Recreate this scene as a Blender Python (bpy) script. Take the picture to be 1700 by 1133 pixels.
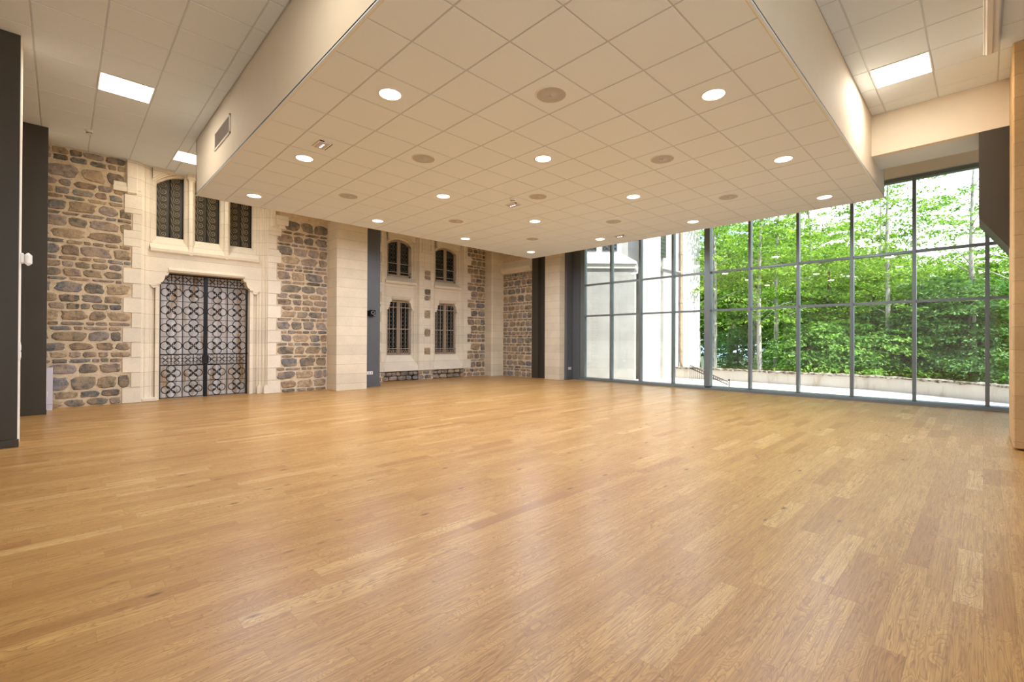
import bpy, math, random
from mathutils import Vector, Matrix, noise

# ------------------------------------------------------------------ camera
scn = bpy.context.scene
for o in list(bpy.data.objects):
    bpy.data.objects.remove(o)
CAM_H = 1.2569
cd = bpy.data.cameras.new('camera'); cam = bpy.data.objects.new('camera', cd)
scn.collection.objects.link(cam); scn.camera = cam
YAW, PITCH, ROLL, FPX = .7917, .0047, .0044, 765.45
F0 = Vector((math.cos(YAW), math.sin(YAW), 0)); R0 = Vector((math.sin(YAW), -math.cos(YAW), 0)); U0 = Vector((0, 0, 1))
Fv = F0*math.cos(PITCH)+U0*math.sin(PITCH); Uv = U0*math.cos(PITCH)-F0*math.sin(PITCH)
Rv = R0*math.cos(ROLL)+Uv*math.sin(ROLL); Uw = Uv*math.cos(ROLL)-R0*math.sin(ROLL)
cam.matrix_world = Matrix(((Rv.x, Uw.x, -Fv.x, 0), (Rv.y, Uw.y, -Fv.y, 0), (Rv.z, Uw.z, -Fv.z, CAM_H), (0, 0, 0, 1)))
cd.sensor_width = 36; cd.lens = FPX/1700*36
cd.shift_x = -(857.1-850)/1700; cd.shift_y = -(566.5-564.45)/1700
cd.clip_start = .05; cd.clip_end = 400
# ------------------------------------------------------------------ exposure
scn.view_settings.view_transform = 'Standard'; scn.view_settings.look = 'None'
scn.view_settings.gamma = 1; scn.view_settings.use_curve_mapping = False
scn.view_settings.exposure = 0.36
# ------------------------------------------------------------------ sky
SKY_STRENGTH = 2.5
w = bpy.data.worlds.new('sky'); scn.world = w; w.use_nodes = True
nt = w.node_tree; nt.nodes.clear()
wo = nt.nodes.new('ShaderNodeOutputWorld'); wb = nt.nodes.new('ShaderNodeBackground')
tc = nt.nodes.new('ShaderNodeTexCoord'); wn = nt.nodes.new('ShaderNodeTexNoise'); wr = nt.nodes.new('ShaderNodeValToRGB')
wn.inputs['Scale'].default_value = 3.2; wn.inputs['Detail'].default_value = 5
wr.color_ramp.elements[0].position = .44; wr.color_ramp.elements[0].color = (.42, .64, 1, 1)
wr.color_ramp.elements[1].position = .62; wr.color_ramp.elements[1].color = (1, 1, 1, 1)
nt.links.new(tc.outputs['Generated'], wn.inputs['Vector']); nt.links.new(wn.outputs['Fac'], wr.inputs['Fac'])
nt.links.new(wr.outputs['Color'], wb.inputs['Color']); nt.links.new(wb.outputs['Background'], wo.inputs['Surface'])
wb.inputs['Strength'].default_value = SKY_STRENGTH
# ------------------------------------------------------------------ sun
sd = bpy.data.lights.new('sun', 'SUN'); sun = bpy.data.objects.new('sun', sd); scn.collection.objects.link(sun)
sd.energy = 9.5; sd.angle = math.radians(1.0); sd.cycles.use_multiple_importance_sampling = False; sd.color = (1, .96, .88)
sun.rotation_euler = Vector((.0, -.72, .80)).to_track_quat('Z', 'Y').to_euler()
# ------------------------------------------------------------------ lamp levels
DOWN_W = 36.0; PANEL_W = 22.0; PANEL_COL = (1, .90, .76); WARM = (.90, .94, 1.07)

col = scn.collection
ROOM_TOP = 4.853; BOX_Z = 3.859
# ================================================================== helpers
class MB:
    def __init__(s): s.v = []; s.f = []; s.m = []; s.c = []; s.sm = []
    def face(s, idx, mi=0, c=None, smooth=False):
        s.f.append(idx); s.m.append(mi); s.c.append(c); s.sm.append(smooth)
    def quad(s, a, b, c, d, mi=0, col=None):
        n = len(s.v); s.v += [tuple(a), tuple(b), tuple(c), tuple(d)]; s.face((n, n+1, n+2, n+3), mi, col)
    def box(s, x0, x1, y0, y1, z0, z1, mi=0, col=None):
        n = len(s.v)
        s.v += [(x, y, z) for z in (z0, z1) for y in (y0, y1) for x in (x0, x1)]
        for q in ((0, 2, 3, 1), (4, 5, 7, 6), (0, 1, 5, 4), (2, 6, 7, 3), (0, 4, 6, 2), (1, 3, 7, 5)):
            s.face(tuple(n+i for i in q), mi, col)
    def cbox(s, x0, x1, y0, y1, z0, z1, b=.004, mi=0, col=None):
        """box with chamfered edges"""
        n = len(s.v); P = {}
        for i, x in enumerate((x0, x1)):
            for j, y in enumerate((y0, y1)):
                for k, z in enumerate((z0, z1)):
                    sx = b if i == 0 else -b; sy = b if j == 0 else -b; sz = b if k == 0 else -b
                    for a, p in (('x', (x, y+sy, z+sz)), ('y', (x+sx, y, z+sz)), ('z', (x+sx, y+sy, z))):
                        P[(i, j, k, a)] = len(s.v); s.v.append(p)
        g = lambda i, j, k, a: P[(i, j, k, a)]
        fs = []
        for i in (0, 1):
            q = [g(i, 0, 0, 'x'), g(i, 1, 0, 'x'), g(i, 1, 1, 'x'), g(i, 0, 1, 'x')]; fs.append(q if i else q[::-1])
            q = [g(0, i, 0, 'y'), g(0, i, 1, 'y'), g(1, i, 1, 'y'), g(1, i, 0, 'y')]; fs.append(q if i else q[::-1])
            q = [g(0, 0, i, 'z'), g(1, 0, i, 'z'), g(1, 1, i, 'z'), g(0, 1, i, 'z')]; fs.append(q if i else q[::-1])
        for i in (0, 1):
            for j in (0, 1):
                fs.append([g(i, j, 0, 'x'), g(i, j, 1, 'x'), g(i, j, 1, 'y'), g(i, j, 0, 'y')])
                fs.append([g(i, 0, j, 'x'), g(i, 1, j, 'x'), g(i, 1, j, 'z'), g(i, 0, j, 'z')])
                fs.append([g(0, i, j, 'y'), g(1, i, j, 'y'), g(1, i, j, 'z'), g(0, i, j, 'z')])
                for k in (0, 1): fs.append([g(i, j, k, 'x'), g(i, j, k, 'y'), g(i, j, k, 'z')])
        for q in fs: s.face(tuple(q), mi, col)
    def prism(s, pts, z0, z1, mi=0, col=None, cap=True):
        """plan polygon pts [(x,y)] extruded in z"""
        n = len(s.v); k = len(pts)
        s.v += [(x, y, z0) for x, y in pts]+[(x, y, z1) for x, y in pts]
        for i in range(k): s.face((n+i, n+(i+1) % k, n+k+(i+1) % k, n+k+i), mi, col)
        if cap: s.face(tuple(range(n, n+k))[::-1], mi, col); s.face(tuple(range(n+k, n+2*k)), mi, col)
    def extr(s, pts, a, b, axis='x', mi=0, col=None, cap=True):
        """profile pts [(y,z)] (axis x) or [(x,z)] (axis y) extruded from a to b"""
        n = len(s.v); k = len(pts)
        for t in (a, b): s.v += [(t, p, q) if axis == 'x' else (p, t, q) for p, q in pts]
        for i in range(k): s.face((n+i, n+(i+1) % k, n+k+(i+1) % k, n+k+i), mi, col)
        if cap: s.face(tuple(range(n, n+k))[::-1], mi, col); s.face(tuple(range(n+k, n+2*k)), mi, col)
    def tube(s, pts, r, n=6, closed=False, mi=0, smooth=True, r1=None):
        pts = [Vector(p) for p in pts]; k = len(pts); base = len(s.v)
        up = None
        for i, p in enumerate(pts):
            if closed: t = pts[(i+1) % k]-pts[i-1]
            else: t = pts[min(i+1, k-1)]-pts[max(i-1, 0)]
            t.normalize()
            if up is None: up = t.orthogonal().normalized()
            up = (up-t*up.dot(t)).normalized(); w_ = t.cross(up)
            rr = r if r1 is None else r+(r1-r)*i/max(1, k-1)
            for j in range(n):
                a = 2*math.pi*j/n; s.v.append(tuple(p+up*math.cos(a)*rr+w_*math.sin(a)*rr))
        for i in range(k if closed else k-1):
            for j in range(n):
                a = base+i*n+j; b = base+i*n+(j+1) % n; c = base+((i+1) % k)*n+(j+1) % n; d = base+((i+1) % k)*n+j
                s.face((a, b, c, d), mi, None, smooth)
        if not closed:
            s.face(tuple(base+j for j in range(n))[::-1], mi); s.face(tuple(base+(k-1)*n+j for j in range(n)), mi)
    def lathe(s, prof, cx, cy, n=32, mi=0, smooth=True):
        """prof [(r,z)], axis vertical; ends closed when r==0"""
        base = len(s.v)
        for r, z in prof: s.v += [(cx+r*math.cos(2*math.pi*j/n), cy+r*math.sin(2*math.pi*j/n), z) for j in range(n)]
        for i in range(len(prof)-1):
            for j in range(n):
                s.face((base+i*n+j, base+i*n+(j+1) % n, base+(i+1)*n+(j+1) % n, base+(i+1)*n+j), mi, None, smooth)
    def build(s, name, mats, parent=None, loc=None):
        me = bpy.data.meshes.new(name); me.from_pydata(s.v, [], s.f)
        if not isinstance(mats, (list, tuple)): mats = [mats]
        for m in mats: me.materials.append(m)
        me.polygons.foreach_set('material_index', s.m); me.polygons.foreach_set('use_smooth', s.sm)
        if any(c is not None for c in s.c):
            at = me.color_attributes.new('tone', 'FLOAT_COLOR', 'CORNER'); buf = []
            for f, c in zip(s.f, s.c): buf += list(c or (.5, .5, .5, 1))*len(f)
            at.data.foreach_set('color', buf)
        me.update()
        o = bpy.data.objects.new(name, me); col.objects.link(o)
        if parent: o.parent = parent; o.matrix_parent_inverse = Matrix.Translation(parent.location).inverted() if loc is None else Matrix.Identity(4)
        if loc is not None: o.location = loc
        return o

def tag(o, label, cat, group=None, kind=None):
    o['label'] = label; o['category'] = cat
    if group: o['group'] = group
    if kind: o['kind'] = kind
    return o
def struct(o, label, cat, group=None): return tag(o, label, cat, group, 'structure')
def thing(name, label, cat, loc=(0, 0, 0), group=None, kind=None):
    o = bpy.data.objects.new(name, None); col.objects.link(o); o.location = loc; o.empty_display_size = .1
    return tag(o, label, cat, group, kind)
def dup(root, loc, label, group=None):
    r = root.copy(); col.objects.link(r); r.location = loc; r['label'] = label
    if group: r['group'] = group
    for ch in list(root.children):
        c = ch.copy(); col.objects.link(c); c.parent = r
        for g in list(ch.children):
            d = g.copy(); col.objects.link(d); d.parent = c
    return r

# ================================================================== materials
def lin(r, g, b): return tuple(((c/255)/12.92 if c/255 <= .04045 else ((c/255+.055)/1.055)**2.4) for c in (r, g, b))+(1,)
def mat(name, base=(.5, .5, .5, 1), rough=.6, metal=0, spec=.5):
    m = bpy.data.materials.new(name); m.use_nodes = True
    b = m.node_tree.nodes['Principled BSDF']
    b.inputs['Base Color'].default_value = base; b.inputs['Roughness'].default_value = rough
    b.inputs['Metallic'].default_value = metal; b.inputs['Specular IOR Level'].default_value = spec
    return m, m.node_tree, b
def N(nt, t, **kw):
    n = nt.nodes.new(t)
    for k, v in kw.items():
        if k in n.inputs: n.inputs[k].default_value = v
        else: setattr(n, k, v)
    return n
def L(nt, a, b): nt.links.new(a, b)
def M_(nt, op, a, b=None, c=None):
    n = nt.nodes.new('ShaderNodeMath'); n.operation = op
    for i, v in enumerate((a, b, c)):
        if v is None: continue
        if isinstance(v, (int, float)): n.inputs[i].default_value = v
        else: nt.links.new(v, n.inputs[i])
    return n.outputs[0]
def mixc(nt, fac, a, b, blend='MIX'):
    n = nt.nodes.new('ShaderNodeMix'); n.data_type = 'RGBA'; n.blend_type = blend
    for i, v in ((0, fac), (6, a), (7, b)):
        if isinstance(v, (int, float, tuple)): n.inputs[i].default_value = v
        else: nt.links.new(v, n.inputs[i])
    return n.outputs[2]
def ramp(nt, fac, stops):
    n = nt.nodes.new('ShaderNodeValToRGB'); e = n.color_ramp.elements
    e[0].position, e[0].color = stops[0][0], stops[0][1]; e[1].position, e[1].color = stops[-1][0], stops[-1][1]
    for p, c in stops[1:-1]: x = e.new(p); x.color = c
    L(nt, fac, n.inputs[0]); return n.outputs[0]
def objco(nt): return N(nt, 'ShaderNodeTexCoord').outputs['Object']
def nz(nt, vec, scale, detail=4, rough=.55, dist=0):
    n = N(nt, 'ShaderNodeTexNoise'); n.inputs['Scale'].default_value = scale; n.inputs['Detail'].default_value = detail
    n.inputs['Roughness'].default_value = rough; n.inputs['Distortion'].default_value = dist
    L(nt, vec, n.inputs['Vector']); return n.outputs['Fac']
def bump(nt, b, h, s=.3, d=.01):
    n = N(nt, 'ShaderNodeBump'); n.inputs['Strength'].default_value = s; n.inputs['Distance'].default_value = d
    L(nt, h, n.inputs['Height']); L(nt, n.outputs[0], b.inputs['Normal'])
g1 = lambda v: (v, v, v, 1)

def plain(name, rgb, rough=.6, metal=0, var=.06, bs=.05, sc=6):
    m, nt, b = mat(name, lin(*rgb), rough, metal); o = objco(nt); n = nz(nt, o, sc)
    L(nt, mixc(nt, 1, lin(*rgb), ramp(nt, n, [(.3, g1(1-var)), (.7, g1(1))]), 'MULTIPLY'), b.inputs['Base Color'])
    if bs: bump(nt, b, nz(nt, o, sc*25, 2), bs, .002)
    return m

def floor_mat():
    m, nt, b = mat('oak_boards', rough=.3)
    o = objco(nt); sx = N(nt, 'ShaderNodeSeparateXYZ'); L(nt, o, sx.inputs[0]); X, Y = sx.outputs[0], sx.outputs[1]
    W = .108
    yr = M_(nt, 'DIVIDE', Y, W); row = M_(nt, 'FLOOR', yr); fy = M_(nt, 'FRACT', yr)
    wn = N(nt, 'ShaderNodeTexWhiteNoise', noise_dimensions='1D'); L(nt, row, wn.inputs['W'])
    wn2 = N(nt, 'ShaderNodeTexWhiteNoise', noise_dimensions='1D'); L(nt, M_(nt, 'ADD', row, 77.3), wn2.inputs['W'])
    ln = M_(nt, 'ADD', M_(nt, 'MULTIPLY', wn2.outputs['Value'], .45), .62)
    xr = M_(nt, 'DIVIDE', M_(nt, 'ADD', X, M_(nt, 'MULTIPLY', wn.outputs['Value'], 9)), ln)
    wob = N(nt, 'ShaderNodeTexWhiteNoise', noise_dimensions='2D')
    cx = N(nt, 'ShaderNodeCombineXYZ'); fl_ = M_(nt, 'FLOOR', xr); L(nt, fl_, cx.inputs[0]); L(nt, row, cx.inputs[1]); L(nt, cx.outputs[0], wob.inputs['Vector'])
    pid = wob.outputs['Value']; pcol = N(nt, 'ShaderNodeSeparateColor'); L(nt, wob.outputs['Color'], pcol.inputs[0])
    fx = M_(nt, 'FRACT', xr)
    # joints between boards
    ey = M_(nt, 'MINIMUM', fy, M_(nt, 'SUBTRACT', 1, fy)); ey = M_(nt, 'MULTIPLY', ey, W)
    ex = M_(nt, 'MULTIPLY', M_(nt, 'MINIMUM', fx, M_(nt, 'SUBTRACT', 1, fx)), ln)
    e = M_(nt, 'MINIMUM', ex, ey); joint = M_(nt, 'MULTIPLY', M_(nt, 'SUBTRACT', .0012, e), 1/.0012); joint = M_(nt, 'MAXIMUM', joint, 0)
    # cathedral grain: contour lines of a stretched noise, shifted per board
    def coord(ax, ay, k):
        c = N(nt, 'ShaderNodeCombineXYZ')
        L(nt, M_(nt, 'ADD', M_(nt, 'MULTIPLY', X, ax), M_(nt, 'MULTIPLY', pid, 63*k)), c.inputs[0])
        L(nt, M_(nt, 'ADD', M_(nt, 'MULTIPLY', Y, ay), M_(nt, 'MULTIPLY', pcol.outputs[1], 41*k)), c.inputs[1]); return c.outputs[0]
    big = nz(nt, coord(1.3, 7.5, 1), 1, 3, .5, .7)
    freq = M_(nt, 'ADD', 20, M_(nt, 'MULTIPLY', pcol.outputs[2], 45))
    rings = M_(nt, 'FRACT', M_(nt, 'MULTIPLY', big, freq)); rings = M_(nt, 'POWER', rings, 3.0)
    fib = nz(nt, coord(5, 170, 1.7), 1, 3, .6); fib2 = nz(nt, coord(2, 40, 2.3), 1, 3, .6)
    tone = ramp(nt, pcol.outputs[0], [(0, lin(178, 133, 78)), (.12, lin(190, 146, 86)), (.55, lin(198, 155, 93)), (.88, lin(204, 162, 99)), (1, lin(216, 178, 117))])
    c = mixc(nt, M_(nt, 'MULTIPLY', rings, .62), tone, lin(132, 88, 48))
    c = mixc(nt, M_(nt, 'MULTIPLY', M_(nt, 'MAXIMUM', M_(nt, 'SUBTRACT', fib, .46), 0), 2.6), c, lin(128, 86, 48))
    c = mixc(nt, M_(nt, 'MULTIPLY', M_(nt, 'MAXIMUM', M_(nt, 'SUBTRACT', fib2, .46), 0), 2.2), c, lin(150, 108, 66))
    # knots and dark flecks
    vo = N(nt, 'ShaderNodeTexVoronoi'); vo.inputs['Scale'].default_value = 1; L(nt, coord(2.4, 6.2, 1), vo.inputs['Vector'])
    kn = M_(nt, 'MAXIMUM', M_(nt, 'MULTIPLY', M_(nt, 'SUBTRACT', .12, vo.outputs['Distance']), 14), 0); kn = M_(nt, 'MINIMUM', kn, 1)
    vs = N(nt, 'ShaderNodeSeparateColor'); L(nt, vo.outputs['Color'], vs.inputs[0]); kn = M_(nt, 'MULTIPLY', kn, M_(nt, 'GREATER_THAN', vs.outputs[0], .5))
    c = mixc(nt, M_(nt, 'MULTIPLY', kn, .72), c, lin(66, 40, 20))
    c = mixc(nt, M_(nt, 'MULTIPLY', joint, .55), c, lin(96, 62, 34))
    L(nt, c, b.inputs['Base Color'])
    L(nt, M_(nt, 'ADD', .27, M_(nt, 'MULTIPLY', nz(nt, o, 1.6, 3), .12)), b.inputs['Roughness'])
    b.inputs['Specular IOR Level'].default_value = .28
    b.inputs['Coat Weight'].default_value = 0
    bump(nt, b, M_(nt, 'SUBTRACT', M_(nt, 'MULTIPLY', fib, .25), M_(nt, 'ADD', joint, M_(nt, 'MULTIPLY', pid, .35))), .12, .002)
    return m
def stone_mat():
    m, nt, b = mat('rubble_stone', rough=.9, spec=.3); o = objco(nt)
    a = N(nt, 'ShaderNodeAttribute', attribute_name='tone')
    n1 = nz(nt, o, 14, 6, .65); n2 = nz(nt, o, 60, 4, .6); n3 = nz(nt, o, 5, 3)
    c = mixc(nt, 1, a.outputs['Color'], ramp(nt, n1, [(.28, g1(.45)), (.5, g1(1)), (.72, g1(1.5))]), 'MULTIPLY')
    c = mixc(nt, M_(nt, 'MULTIPLY', ramp(nt, n3, [(.5, g1(0)), (.56, g1(1))]), .45), c, lin(188, 160, 126))
    c = mixc(nt, ramp(nt, n2, [(.55, g1(0)), (.75, g1(.5))]), c, lin(196, 178, 156))
    L(nt, c, b.inputs['Base Color'])
    bump(nt, b, M_(nt, 'ADD', n1, M_(nt, 'MULTIPLY', n2, .4)), .9, .02)
    return m
def mortar_mat():
    m, nt, b = mat('lime_mortar', rough=.95, spec=.2); o = objco(nt); n1 = nz(nt, o, 12, 6, .65); n2 = nz(nt, o, 80, 3)
    c = ramp(nt, n1, [(.22, lin(150, 126, 100)), (.36, lin(208, 186, 154)), (.7, lin(230, 212, 184))])
    L(nt, c, b.inputs['Base Color']); bump(nt, b, M_(nt, 'ADD', n1, M_(nt, 'MULTIPLY', n2, .3)), .9, .02)
    return m
def ashlar_mat(name, rgb, joint=None, var=.1, axis='y', cw=0, off=0):
    """dressed limestone; joint = course height (drawn as fine mortar lines with their own relief)"""
    m, nt, b = mat(name, lin(*rgb), .85, spec=.3); o = objco(nt)
    n1 = nz(nt, o, 1.7, 5, .6); n2 = nz(nt, o, 30, 5, .6)
    c = mixc(nt, 1, lin(*rgb), ramp(nt, n1, [(.3, g1(1-var)), (.68, g1(1.03))]), 'MULTIPLY')
    c = mixc(nt, 1, c, ramp(nt, n2, [(.3, g1(.93)), (.6, g1(1))]), 'MULTIPLY')
    h = n2
    if joint:
        s = N(nt, 'ShaderNodeSeparateXYZ'); L(nt, o, s.inputs[0])
        zr = M_(nt, 'DIVIDE', M_(nt, 'ADD', s.outputs[2], off), joint); fz = M_(nt, 'FRACT', zr)
        e = M_(nt, 'MULTIPLY', M_(nt, 'MINIMUM', fz, M_(nt, 'SUBTRACT', 1, fz)), joint)
        j = M_(nt, 'MINIMUM', M_(nt, 'MAXIMUM', M_(nt, 'MULTIPLY', M_(nt, 'SUBTRACT', .005, e), 300), 0), 1)
        if cw:
            row = M_(nt, 'FLOOR', zr); u = s.outputs[0] if axis == 'y' else s.outputs[1]
            ur = M_(nt, 'FRACT', M_(nt, 'ADD', M_(nt, 'DIVIDE', u, cw), M_(nt, 'MULTIPLY', row, .5)))
            e2 = M_(nt, 'MULTIPLY', M_(nt, 'MINIMUM', ur, M_(nt, 'SUBTRACT', 1, ur)), cw)
            j = M_(nt, 'MAXIMUM', j, M_(nt, 'MINIMUM', M_(nt, 'MAXIMUM', M_(nt, 'MULTIPLY', M_(nt, 'SUBTRACT', .004, e2), 300), 0), 1))
        wn = N(nt, 'ShaderNodeTexWhiteNoise', noise_dimensions='1D'); L(nt, M_(nt, 'FLOOR', zr), wn.inputs['W'])
        c = mixc(nt, 1, c, ramp(nt, wn.outputs['Value'], [(0, g1(.93)), (1, g1(1.03))]), 'MULTIPLY')
        c = mixc(nt, M_(nt, 'MULTIPLY', j, .5), c, lin(150, 122, 92))
        h = M_(nt, 'SUBTRACT', M_(nt, 'MULTIPLY', n2, .3), j)
    L(nt, c, b.inputs['Base Color']); bump(nt, b, h, .5, .006)
    return m
def glass_mat(name, tint=(.96, .98, .97, 1), base_refl=.0):
    m = bpy.data.materials.new(name); m.use_nodes = True; nt = m.node_tree; nt.nodes.clear()
    out = N(nt, 'ShaderNodeOutputMaterial'); t = N(nt, 'ShaderNodeBsdfTransparent'); g = N(nt, 'ShaderNodeBsdfGlossy')
    t.inputs[0].default_value = tint; g.inputs['Roughness'].default_value = .0
    fr = N(nt, 'ShaderNodeFresnel'); fr.inputs[0].default_value = 1.45; mx = N(nt, 'ShaderNodeMixShader')
    n = nz(nt, objco(nt), 3, 2); L(nt, ramp(nt, n, [(0, g1(.93)), (1, g1(1))]), g.inputs['Color'])
    L(nt, M_(nt, 'ADD', fr.outputs[0], base_refl), mx.inputs[0]); L(nt, t.outputs[0], mx.inputs[1]); L(nt, g.outputs[0], mx.inputs[2]); L(nt, mx.outputs[0], out.inputs[0])
    return m
def emit_mat(name, rgb, s):
    m, nt, b = mat(name, (1, 1, 1, 1), .4)
    b.inputs['Emission Color'].default_value = rgb+(1,); b.inputs['Emission Strength'].default_value = s
    n = nz(nt, objco(nt), 3, 2); L(nt, M_(nt, 'MULTIPLY', M_(nt, 'ADD', M_(nt, 'MULTIPLY', n, .06), .97), s), b.inputs['Emission Strength'])
    return m
def leaf_mat(name, stops):
    m = bpy.data.materials.new(name); m.use_nodes = True; nt = m.node_tree; nt.nodes.clear()
    out = N(nt, 'ShaderNodeOutputMaterial'); d = N(nt, 'ShaderNodeBsdfDiffuse'); t = N(nt, 'ShaderNodeBsdfTranslucent'); mx = N(nt, 'ShaderNodeMixShader')
    gi = N(nt, 'ShaderNodeNewGeometry'); n = nz(nt, objco(nt), .9, 3)
    f = M_(nt, 'ADD', M_(nt, 'MULTIPLY', gi.outputs['Random Per Island'], .5), M_(nt, 'MULTIPLY', n, .55))
    c = ramp(nt, f, stops); L(nt, c, d.inputs[0]); L(nt, mixc(nt, 1, c, (1.25, 1.3, .6, 1), 'MULTIPLY'), t.inputs[0])
    mx.inputs[0].default_value = .45
    L(nt, d.outputs[0], mx.inputs[1]); L(nt, t.outputs[0], mx.inputs[2])
    g = N(nt, 'ShaderNodeBsdfGlossy'); g.inputs['Roughness'].default_value = .6; m2 = N(nt, 'ShaderNodeMixShader'); m2.inputs[0].default_value = .03
    L(nt, mx.outputs[0], m2.inputs[1]); L(nt, g.outputs[0], m2.inputs[2]); L(nt, m2.outputs[0], out.inputs[0])
    return m
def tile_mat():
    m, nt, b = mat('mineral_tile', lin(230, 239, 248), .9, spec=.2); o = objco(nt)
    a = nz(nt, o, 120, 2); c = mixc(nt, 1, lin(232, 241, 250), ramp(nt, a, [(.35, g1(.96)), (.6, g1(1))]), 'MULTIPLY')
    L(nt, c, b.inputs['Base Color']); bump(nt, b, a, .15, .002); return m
def speaker_mat():
    m, nt, b = mat('speaker_grille', lin(150, 140, 130), .6); o = objco(nt)
    v = N(nt, 'ShaderNodeTexVoronoi'); v.inputs['Scale'].default_value = 260; v.inputs['Randomness'].default_value = 0; L(nt, o, v.inputs['Vector'])
    L(nt, mixc(nt, M_(nt, 'LESS_THAN', v.outputs['Distance'], .3), lin(196, 195, 194), lin(140, 138, 136)), b.inputs['Base Color']); return m
def leaded_mat():
    m, nt, b = mat('dark_leaded_glass', (.006, .008, .008, 1), .07); o = objco(nt)
    s = N(nt, 'ShaderNodeSeparateXYZ'); L(nt, o, s.inputs[0])
    def tri(u, p): f = M_(nt, 'FRACT', M_(nt, 'DIVIDE', u, p)); return M_(nt, 'MULTIPLY', M_(nt, 'MINIMUM', f, M_(nt, 'SUBTRACT', 1, f)), p)
    u, v = s.outputs[0], s.outputs[2]
    d1 = tri(M_(nt, 'ADD', u, M_(nt, 'MULTIPLY', v, .8)), .11); d2 = tri(M_(nt, 'SUBTRACT', u, M_(nt, 'MULTIPLY', v, .8)), .11); d3 = tri(v, .1375)
    ld = M_(nt, 'LESS_THAN', M_(nt, 'MINIMUM', M_(nt, 'MINIMUM', d1, d2), d3), .0045)
    c = mixc(nt, ld, (.006, .009, .009, 1), (.10, .11, .10, 1)); L(nt, c, b.inputs['Base Color'])
    L(nt, M_(nt, 'ADD', .06, M_(nt, 'MULTIPLY', ld, .5)), b.inputs['Roughness'])
    bump(nt, b, nz(nt, o, 9, 2), .12, .02); return m
def bark_mat(name, a, bb):
    m, nt, b = mat(name, rough=.9); o = objco(nt); mp = N(nt, 'ShaderNodeMapping'); mp.inputs['Scale'].default_value = (1, 1, .35); L(nt, o, mp.inputs[0])
    n = nz(nt, mp.outputs[0], 9, 5, .7); L(nt, ramp(nt, n, [(.38, lin(*bb)), (.55, lin(*a))]), b.inputs['Base Color']); bump(nt, b, n, .5, .02); return m

M = dict(
    floor=floor_mat(), stone=stone_mat(), mortar=mortar_mat(), tile=tile_mat(), speaker=speaker_mat(), leaded=leaded_mat(),
    lime=ashlar_mat('pale_limestone', (240, 228, 208), None, .08), lime_j=ashlar_mat('pale_limestone_courses', (240, 228, 206), .3, .08),
    pillar=ashlar_mat('column_limestone', (228, 213, 186), .245, .1, 'y', 0, .07), ochre=ashlar_mat('ochre_limestone', (206, 170, 120), .272, .14, 'x', 0, -.1),
    white=plain('white_paint', (238, 233, 224), .7, var=.03, bs=.03), beige=plain('warm_white_paint', (236, 224, 204), .75, var=.03, bs=.03),
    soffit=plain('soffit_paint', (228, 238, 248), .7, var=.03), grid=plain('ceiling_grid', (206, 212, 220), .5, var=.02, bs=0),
    dark=plain('charcoal_panel', (92, 94, 96), .42, var=.06, bs=.02), black=plain('black_panel', (66, 59, 48), .5, var=.05, bs=.02),
    alu=plain('anodised_aluminium', (122, 130, 130), .35, .35, .05, 0), whiteplastic=plain('white_plastic', (236, 234, 230), .4, var=.02, bs=0),
    iron=plain('black_iron', (26, 24, 26), .45, .4, .2, .1, 20), scroll=plain('scroll_iron', (168, 152, 122), .4, .2, .2, .1, 20),
    taupe=plain('taupe_casement', (178, 160, 138), .5, 0, .06, .03), olive=plain('bronze_glass', (66, 60, 44), .55, 0, .15, 0, 4),
    backing=None, lens=plain('black_plastic', (14, 14, 15), .2, 0, .05, 0), lilac=plain('grey_trunking', (200, 194, 204), .5, var=.02),
    chrome=plain('dull_chrome', (190, 190, 190), .25, .9, .05, 0), glass=glass_mat('clear_glass', base_refl=.025),
    lamp=emit_mat('lamp_diffuser', (1, .93, .82), 6), panel=emit_mat('panel_diffuser', (1, .95, .88), 4), led=emit_mat('small_led', (.9, .92, 1), 3),
    fx=plain('frosted_diffuser', (226, 220, 210), .35, var=.02, bs=0), grille=plain('vent_louvre', (170, 158, 146), .5, .2, .05, 0),
    ext=ashlar_mat('shaded_exterior_stone', (154, 152, 148), .33, .16, 'y', .9), extw=ashlar_mat('bright_exterior_stone', (196, 192, 186), .33, .05, 'y', .8),  # church stone twice; the darker one has the angled face's shade in its colour
    terrace=plain('gravel_terrace', (214, 208, 198), .9, var=.1, bs=.3, sc=2), render=None, grass=plain('woodland_floor', (70, 86, 44), .95, var=.4, bs=.4, sc=2),
    rust=plain('stained_pipe', (172, 146, 120), .7, 0, .35, .2, 6),
)
def rend():
    m, nt, b = mat('stained_render', rough=.9); o = objco(nt); mp = N(nt, 'ShaderNodeMapping'); mp.inputs['Scale'].default_value = (1, 1, .3); L(nt, o, mp.inputs[0])
    n = nz(nt, mp.outputs[0], 2.2, 6, .65); L(nt, ramp(nt, n, [(.3, lin(150, 134, 114)), (.45, lin(190, 182, 172)), (.7, lin(200, 194, 186))]), b.inputs['Base Color']); return m
M['render'] = rend()
def coping():
    m, nt, b = mat('mossy_coping', rough=.95); o = objco(nt); n = nz(nt, o, 9, 6, .7)
    L(nt, ramp(nt, n, [(.38, lin(46, 38, 30)), (.48, lin(110, 98, 84)), (.58, lin(170, 162, 150))]), b.inputs['Base Color']); bump(nt, b, n, 1, .04); return m
M['coping'] = coping()
def backing():
    m, nt, b = mat('pale_veined_panel', rough=.5); o = objco(nt); mp = N(nt, 'ShaderNodeMapping'); mp.inputs['Scale'].default_value = (3.2, 1, .5); L(nt, o, mp.inputs[0])
    n = nz(nt, mp.outputs[0], 2.4, 3, .5); L(nt, ramp(nt, n, [(.34, lin(200, 168, 130)), (.46, lin(232, 226, 222)), (.66, lin(244, 240, 240))]), b.inputs['Base Color']); return m
M['backing'] = backing()

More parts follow.
